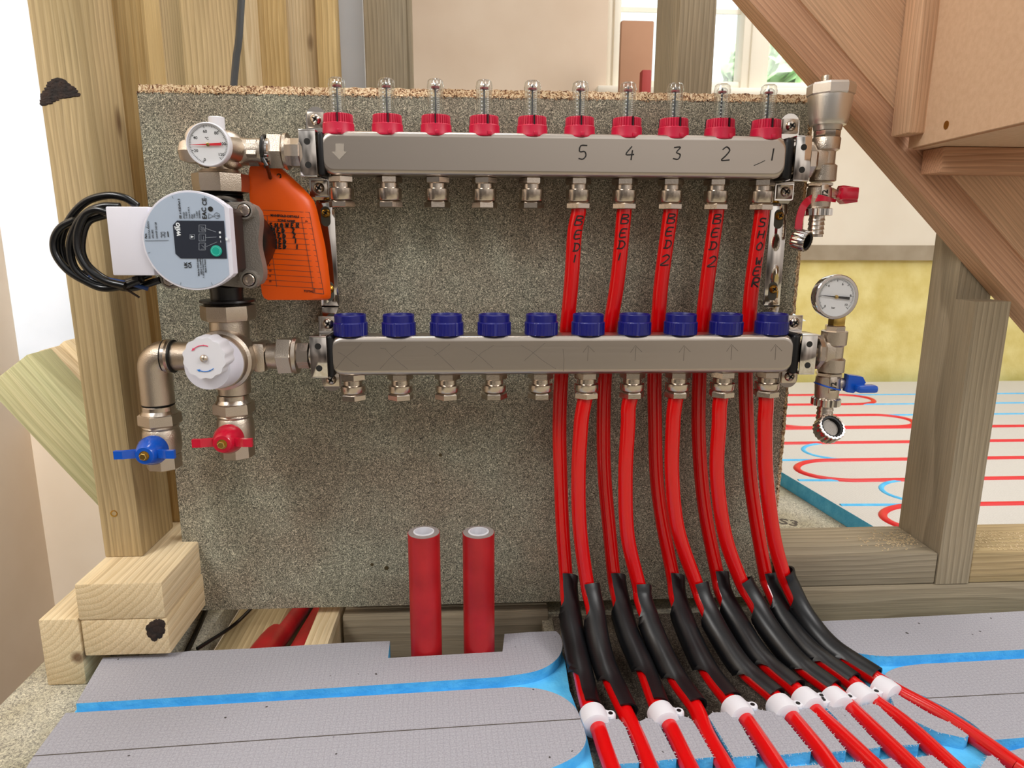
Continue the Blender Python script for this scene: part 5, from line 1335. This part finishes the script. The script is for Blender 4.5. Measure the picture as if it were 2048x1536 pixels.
vstack(mb, 312, 810, YG, [(806, 31), (808, 31)], X=xb); mb.build('seal', 'black', el)

def ball_valve(x, pxm, top, col, paint, label):
    """rows: seal, ring, nut, body, hex"""
    t = thing('ball_valve', (x, YG, P(pxm, top+80, YG).z), label, 'ball valve')
    T = top
    mb = MB(); vstack(mb, pxm, T, YG, [(T, 30), (T+1, 31), (T+9, 31), (T+12, 33), (T+16, 35)], X=x); mb.build('ring', 'nickel', t)
    mb = MB(); vstack(mb, pxm, T, YG, [(T+15, 36), (T+18, 40), (T+36, 40.5), (T+40, 36)], 6, .45, X=x); mb.build('union_nut', 'cast', t)
    mb = MB(); vstack(mb, pxm, T, YG, [(T+38, 31), (T+42, 34), (T+46, 32), (T+52, 35), (T+80, 36), (T+92, 34), (T+96, 31)], X=x); 
    zc2 = P(pxm, T+70, YG).z
    mb.lathe((x, YG, zc2), (0, -1, 0), [(0, .012), (.022, .010), (.030, .0075)], 24)
    mb.build('valve_body', 'cast', t)
    mb = MB(); vstack(mb, pxm, T, YG, [(T+95, 30), (T+97, 33), (T+123, 33), (T+125, 30)], 8, .2, X=x)
    mb.lathe((x, YG, P(pxm, T+126, YG).z), (0, 0, 1), [(0, .0115), (.006, .0115)], 24, cap=False); mb.build('hex_end', 'cast', t)
    yh = YG-.040; zc2 -= .004
    mb = MB(); mb.lathe((x, YG-.020, zc2), (0, -1, 0), [(0, .0150), (.006, .0152), (.014, .0125), (.0215, .0095), (.0225, .0085)], 32)
    for sg in (-1, 1):
        pts = [Vector((x+sg*.008, yh+.006, zc2)), Vector((x+sg*.016, yh+.002, zc2+.0006)), Vector((x+sg*.021, yh-.001, zc2+.001)), Vector((x+sg*.0295, yh-.001, zc2+.001))]
        for w0, w1 in zip(pts[:-1], pts[1:]):
            hs0 = .0042 if w0 is pts[0] else .0040
            a = [w0+Vector((0, dy, dz)) for dy, dz in ((-.0022, -hs0), (.0022, -hs0), (.0022, hs0), (-.0022, hs0))]
            b = [w1+Vector((0, dy, dz)) for dy, dz in ((-.0022, -.0042), (.0022, -.0042), (.0022, .0042), (-.0022, .0042))]
            A__ = [mb.v(p_) for p_ in a]; B__ = [mb.v(p_) for p_ in b]
            mb.f(A__); mb.f(B__[::-1])
            for i in range(4): mb.f([A__[i], A__[(i+1) % 4], B__[(i+1) % 4], B__[i]])
    h_ = mb.build('handle', paint, t)
    mb = MB(); mb.lathe((x, YG-.0420, zc2), (0, -1, 0), [(0, .0052), (.0012, .0050)], 24); mb.lathe((x, YG-.0428, zc2), (0, -1, 0), [(0, .0040), (.0035, .0038), (.0040, .0030)], 6); mb.build('handle_nut', 'brass', h_)
    return t
ball_valve(xb, 312, 810, None, 'blue_paint', 'ball valve with blue lever handle under the nickel elbow')
ball_valve(XM-.001, 460, 788, None, 'red_paint', 'ball valve with red lever handle under the mixing valve')

# --- orange tag with tie
tg = thing('paper_tag', P(575, 460, -.046), 'bright orange manifold details tag hanging between the pump and the left bracket', 'tag')
rows = [(325, 508, 545), (330, 502, 556), (337, 499, 564), (350, 497, 578), (370, 498, 600), (390, 499, 619), (402, 500, 628), (420, 501, 634), (450, 504, 641), (490, 510, 650), (530, 516, 656), (565, 521, 660), (588, 524, 662), (596, 528, 661), (600, 536, 655)]
def TG(px, py, e=0):
    # gentle curl: right edge bends back
    k_ = 0
    for i in range(len(rows)-1):
        if rows[i][0] <= py <= rows[i+1][0]: k_ = i
    f = (py-rows[k_][0])/(rows[k_+1][0]-rows[k_][0]); R_ = rows[k_][2]+(rows[k_+1][2]-rows[k_][2])*f
    u = max(0, min(1, 1-(R_-px)/40)); return P(px, py, -.050 + .010*u*u + .004*(py-325)/275 - e)
mb = MB(); Fv, Bv = [], []
for py, l_, r_ in rows:
    py_ = min(py, 599.9); Fv.append([mb.v(TG(l_+(r_-l_)*i/10, py_)) for i in range(11)]); Bv.append([mb.v(TG(l_+(r_-l_)*i/10, py_)+Vector((0, .0005, 0))) for i in range(11)])
for i in range(len(rows)-1):
    for j in range(10): mb.f([Fv[i][j], Fv[i][j+1], Fv[i+1][j+1], Fv[i+1][j]]); mb.f([Bv[i][j], Bv[i+1][j], Bv[i+1][j+1], Bv[i][j+1]])
    mb.f([Fv[i][0], Fv[i+1][0], Bv[i+1][0], Bv[i][0]]); mb.f([Fv[i][10], Bv[i][10], Bv[i+1][10], Fv[i+1][10]])
for i in (0, -1):
    for j in range(10): mb.f([Fv[i][j], Bv[i][j], Bv[i][j+1], Fv[i][j+1]])
tgo = mb.build('tag_card', 'orange', tg, 60)
mb = MB()
def line(p0, p1, r=.00022, n=6): mb.tube([TG(p0[0]+(p1[0]-p0[0])*i/n, p0[1]+(p1[1]-p0[1])*i/n, .0001) for i in range(n+1)], r, 4)
def rx(y): return 619+(648-619)*(y-425)/(588-425)
for k_ in range(15):
    yl, yr = 420+10.7*k_, 424.6+10.9*k_
    line((526, yl), (rx(yr), yr))
line((619, 424.6), (648, 588)); line((534, 431), (554, 574)); line((603, 434), (628, 587))
line((629, 577), (646, 578), .0003); line((629, 577), (630, 586), .0003); line((630, 586), (648, 588), .0003)
mb.build('printed_table', 'ink_soft', tgo)
mb = MB(); s_ = mpp(P(570, 450, -.046))
R4 = Matrix.Rotation(.05, 4, 'Z')
for t_, px, py, h_ in (('MANIFOLD DETAILS', 541, 432.5, 6.2), ('ZONE NAME', 555, 442.5, 6), ('l/s', 611, 444, 5), ('TOTAL', 608, 584, 6)):
    mb.text(t_, h_*s_, Matrix.Translation(TG(px, py, .0004)) @ UPM @ Matrix.Rotation(-.05, 4, 'Z'), .0001, 0, .03); mb.build('printed_text', 'ink', tgo); mb = MB()
for k_, y in enumerate((522, 532.5, 543, 553.5, 564)): mb.text(str(8+k_), 5*s_, Matrix.Translation(TG(538, y, .0004)) @ UPM, .0001, 0, .02)
mb.build('printed_text', 'ink', tgo)
mb = MB()
for word, x0_, y0_, h_, w_ in (('SHOWER', 540, 455, 9, 10.6), ('BED', 545, 465, 9, 9.5), ('2', 584, 465, 9, 9), ('BED', 547, 476, 9, 9.5), ('2', 586, 475, 9, 9), ('BED', 549, 487, 9, 9), ('1', 589, 486, 9, 9), ('BED', 549, 497, 9, 9), ('1', 592, 498, 9, 9)):
    for i, ch in enumerate(word):
        for st_ in STROKES[ch]: mb.tube([TG(x0_+i*w_+u*h_*.8, y0_-v*h_, .0004) for u, v in st_], .00078, 5)
mb.build('handwriting', 'ink', tgo)
mb = MB(); cc = TG(558, 352, .0002); mb.tube([cc+Vector((math.cos(2*PI*i/14), 0, math.sin(2*PI*i/14)))*.0020 for i in range(14)], .0006, 5, closed=True); mb.build('recycling_mark', 'ink', tgo)
mb = MB(); q = P(531, 303, YG); R_ = 29*mpp(q)
pts = [Vector((q.x, YG-R_*math.cos(a)*1.02, q.z+R_*math.sin(a)*1.02)) for a in [x*PI/12 for x in range(-2, 20)]]
pts = pts[::-1] + [P(533, 330, -.080), P(538, 345, -.064), P(540, 354, -.052), P(541, 357, -.047)]
mb.tube(pts, .0018, 8); mb.build('cable_tie', 'tie', tg)

# ================================================================= RIGHT END FITTINGS
def knurl(n, d): return lambda t, h, r: r*(1-d*(.5+.5*math.cos(n*t)))
def end_group(name, label, Y, rows, X, pxm): pass
XR = P(1650, 310, YU).x
zU = ZU
te = thing('drain_tee', (XR, YU, zU), 'nickel tee at the right end of the upper manifold, under the air vent', 'pipe fitting')
mb = MB(); a = P(1600, 312, YU).x
mb.lathe((0, YU, zU), (1, 0, 0), [(a-.012, .013), (a+.006, .013)], 24)
mb.build('nipple', 'nickel', te)
mb = MB(); mb.lathe((0, YU, zU), (1, 0, 0), [(P(1604, 312, YU).x, .0165), (P(1607, 312, YU).x, .0195), (P(1618, 312, YU).x, .0195), (P(1624, 312, YU).x, .0165)], 8, .4); mb.build('hex_collar', 'nickel', te)
mb = MB(); vstack(mb, 1652, 300, YU, [(276, 26), (278, 27), (300, 26), (304, 20), (328, 20), (332, 25), (362, 25), (364, 22)], X=XR)
mb.box(((P(1622, 312, YU).x+XR)/2, YU, zU), (XR-P(1622, 312, YU).x+.004, .021, .0215), .003); mb.build('tee_body', 'cast', te)
av = thing('air_vent', (XR, YU, P(1660, 260, YU).z), 'pot shaped automatic air vent with hexagonal lid at the top right of the manifold', 'air vent')
mb = MB(); vstack(mb, 1665, 220, YU, [(262, 26), (252, 28), (251, 34), (246, 36), (240, 37), (200, 42), (193, 42)], X=XR); mb.build('float_chamber', 'satin', av)
mb = MB(); vstack(mb, 1665, 180, YU, [(194, 42), (190, 45.5), (173, 46), (168, 43)], 8, .3, X=XR); mb.build('hex_lid', 'satin', av)
mb = MB(); vstack(mb, 1665, 160, YU, [(172, 10), (155, 10), (152, 9.5), (151, 6)], 24, X=XR-.006); mb.build('vent_stem', 'cast', av)
mb = MB(); vstack(mb, 1660, 270, YU, [(279, 23), (276, 25), (263, 25.5), (261, 23)], 8, .2, X=XR); mb.build('hex_base', 'nickel', av)

def drain(label, Y, X, pxm, T, paint, hand, capped, lab_cap):
    """T: row at the top of the valve; body, knurled ring, hose tail below"""
    t = thing('drain_valve', (X, Y, P(pxm, T+40, Y).z), label, 'drain valve')
    mb = MB(); vstack(mb, pxm, T, Y, [(T-6, 22), (T-5, 26), (T, 26), (T+2, 22)], 6, .2, X=X)
    mb.build('hex_top', 'nickel', t)
    mb = MB(); vstack(mb, pxm, T, Y, [(T+1, 20), (T+4, 23), (T+20, 24), (T+30, 23), (T+42, 22.5), (T+47, 19)], X=X)
    zc2 = P(pxm, T+16, Y).z; mb.lathe((X, Y, zc2), (1, 0, 0), [(0, .007), (.014, .0068), (.018, .0050), (.022, .0050)], 20); mb.build('valve_body', 'cast', t)
    mb = MB(); q = P(pxm+2, T+14, Y-.0122); mb.bx(X-.0045, X+.0035, Y-.0128, Y-.0105, zc2-.009, zc2+.009, .0008); pl_o = mb.build('size_plate', 'nickel', t)
    mb = MB(); mb.text('1/2', .0085, TXT((X+.0028, Y-.0131, zc2-.0072), True) if True else None, .0002, 0, .02); mb.build('size_mark', 'ink', pl_o)
    mb = MB(); vstack(mb, pxm, T, Y, [(T+44, 24), (T+45, 28), (T+57, 28.5), (T+59, 26)], 96, X=X) if False else mb.lathe((X, Y, 0), (0, 0, 1), [(P(pxm, T+60, Y).z, 25*mpp((X, Y, zc2))), (P(pxm, T+59, Y).z, 28*mpp((X, Y, zc2))), (P(pxm, T+46, Y).z, 28*mpp((X, Y, zc2))), (P(pxm, T+44, Y).z, 24*mpp((X, Y, zc2)))], 108, 0, knurl(18, .10)); mb.build('knurled_nut', 'chrome', t)
    mb = MB(); rws = [(T+58, 15)]
    for k2 in range(4): rws += [(T+62+k2*9, 14.2), (T+69+k2*9, 16), (T+70+k2*9, 14.2)]
    rws.append((T+102, 14)); vstack(mb, pxm, T, Y, rws, X=X); mb.build('hose_tail', 'nickel', t)
    xs = X+.019
    if hand == 'side':
        mb = MB(); c = Vector((xs, Y-.004, zc2)); mb.box(c+Vector((.009, -.004, 0)), (.019, .010, .0135), .002); mb.prism([c+Vector((.002, -.006, .0085)), c+Vector((.020, -.004, .0065)), c+Vector((.020, -.004, -.0085)), c+Vector((.006, -.006, -.0105)), c+Vector((-.002, -.006, -.004))], (0, .012, 0)); mb.build('handle', paint, t)
    else:
        mb = MB(); c = Vector((xs, Y-.004, zc2)); mb.prism([c+Vector((-.001, -.005, .0105)), c+Vector((.014, -.006, .0085)), c+Vector((.018, -.006, .002)), c+Vector((.006, -.005, -.0095)), c+Vector((-.001, -.005, -.0085))], (0, .010, 0))
        mb.box(c+Vector((.0165, -.010, -.0035)), (.022, .012, .0085), .003); mb.build('handle', paint, t)
    return t, zc2
dv, zv = drain('drain valve with crimson handle and hose tail below the upper right tee', YU, XR-.0025, 1647, 372, 'red_paint', 'side', True, '')
# red strap and hanging cap
cr0 = P(1604, 480, -.045)
mb = MB(); s0 = P(1650, 400, YU)
pts = [P(1672, 402, YU-.006), P(1655, 398, YU-.014), P(1638, 396, YU-.012), P(1622, 398, YU-.006), P(1608, 412, YU-.008), P(1600, 435, YU-.008), P(1597, 458, YU-.008)]
fl = spline(pts, 8); wv = .0028
A_, B_ = [], []
for i, p_ in enumerate(fl):
    T_ = (fl[min(i+1, len(fl)-1)]-fl[max(i-1, 0)]).normalized(); n_ = Vector((T_.z, 0, -T_.x)).normalized(); k3 = .5+.9*min(1, i/20)
    A_.append([mb.v(p_+n_*wv*k3), mb.v(p_-n_*wv*k3)]); B_.append([mb.v(p_+n_*wv*k3+Vector((0, .0012, 0))), mb.v(p_-n_*wv*k3+Vector((0, .0012, 0)))])
for i in range(len(fl)-1):
    mb.f([A_[i][0], A_[i][1], A_[i+1][1], A_[i+1][0]]); mb.f([B_[i][0], B_[i+1][0], B_[i+1][1], B_[i][1]]); mb.f([A_[i][0], A_[i+1][0], B_[i+1][0], B_[i][0]]); mb.f([A_[i][1], B_[i][1], B_[i+1][1], A_[i+1][1]])
mb.f([A_[0][0], B_[0][0], B_[0][1], A_[0][1]]); mb.f([A_[-1][0], A_[-1][1], B_[-1][1], B_[-1][0]])
mb.build('strap', 'red_paint', dv)
cap_d = Vector((.62, -.75, -.22)).normalized()
def cap(c, d, r, parent, inner):
    mb = MB(); mb.lathe(c - d*.008, d, [(0, r*.7), (.0008, r*.96), (.002, r), (.0150, r), (.0160, r*.95), (.0160, r*.84), (.006, r*.80)], 108, 0, knurl(20, .06), cap=True); cp_ = mb.build('hanging_cap', 'chrome', parent)
    mb = MB(); mb.lathe(c - d*.0045, d, [(0, r*.83), (.0112, r*.835), (.0115, r*.80), (.0112, r*.66), (.0040, r*.62), (.0040, 0)], 48, cap=True); mb.build('cap_lining', 'black', cp_)
    if inner: mb = MB(); mb.lathe(c - d*.0006, d, [(0, r*.61), (.0035, r*.60)], 32); mb.build('cap_disc', 'alu', cp_)
cap(P(1602, 480, YU-.010), cap_d, 21*mpp(cr0), dv, False)

XR2 = P(1665, 705, YL).x; zL_ = ZL+.0008
tg2 = thing('gauge_tee', (XR2, YL, zL_), 'nickel tee at the right end of the lower manifold, under the pressure gauge', 'pipe fitting')
mb = MB(); a = P(1618, 708, YL).x; mb.lathe((0, YL, zL_), (1, 0, 0), [(a-.014, .0125), (a+.008, .0125)], 24); mb.build('nipple', 'nickel', tg2)
mb = MB(); mb.lathe((0, YL, zL_), (1, 0, 0), [(P(1622, 708, YL).x, .0165), (P(1626, 708, YL).x, .0195), (P(1634, 708, YL).x, .0195), (P(1641, 708, YL).x, .016)], 8, .4); mb.build('hex_collar', 'nickel', tg2)
mb = MB(); vstack(mb, 1664, 700, YL, [(661, 22), (662, 25), (688, 24.5), (692, 20), (714, 20), (718, 25), (742, 25), (744, 22)], X=XR2)
mb.box(((P(1636, 708, YL).x+XR2)/2, YL, zL_), (XR2-P(1636, 708, YL).x+.004, .021, .0215), .003); mb.build('tee_body', 'cast', tg2)
dv2, zv2 = drain('drain valve with blue lever handle and hose tail below the pressure gauge', YL, XR2-.002, 1660, 750, 'blue_paint', 'wing', True, '')
mb = MB(); rr = 24.5*mpp((XR2, YL, zv2)); zz = P(1655, 772, YL).z
mb.tube([Vector((XR2-.002+rr*math.cos(a), YL+rr*math.sin(a), zz-.0035*math.cos(a))) for a in [2*PI*i/28 for i in range(28)]], .0009, 6, closed=True); mb.build('strap_ring', 'blue_paint', dv2)
cap(P(1657, 858, YL-.012), Vector((.10, -.80, .60)).normalized(), 28*mpp(P(1657, 858, YL-.012)), dv2, True)
gg = thing('pressure_gauge', P(1672, 594, YL), 'round chrome rimmed pressure gauge in bar standing on the lower right tee', 'gauge')
q = P(1673, 594, YL-.014)
gauge(gg, q, 45*mpp(q), [('0', 221, .62), ('4', 128, .62), ('6', 67, .62), ('8', 5, .66), ('10', -36, .60)], ('bar', -.08, -.52), 174, .60, 60, 222, -42, 'dial', 'ink', 'chrome', .86, tsz=.15)
mb = MB(); mb.lathe((q.x, YL-.010, q.z), (0, 1, 0), [(0, .019), (.010, .018), (.016, .010)], 32); mb.build('gauge_back', 'chrome', gg)
mb = MB(); xs_ = XR2+.001; z1_, z2_ = P(1668, 652, YL).z, P(1672, 632, YL).z
mb.box((xs_, YL, (z1_+z2_)/2), (.0128, .0128, z2_-z1_+.004), .001); mb.build('gauge_stem', 'brass', gg)
mb = MB(); vstack(mb, 1665, 656, YL, [(663, 18), (661, 20), (652, 20), (650, 18)], 6, .2, X=XR2); mb.build('hex_bushing', 'nickel', gg)
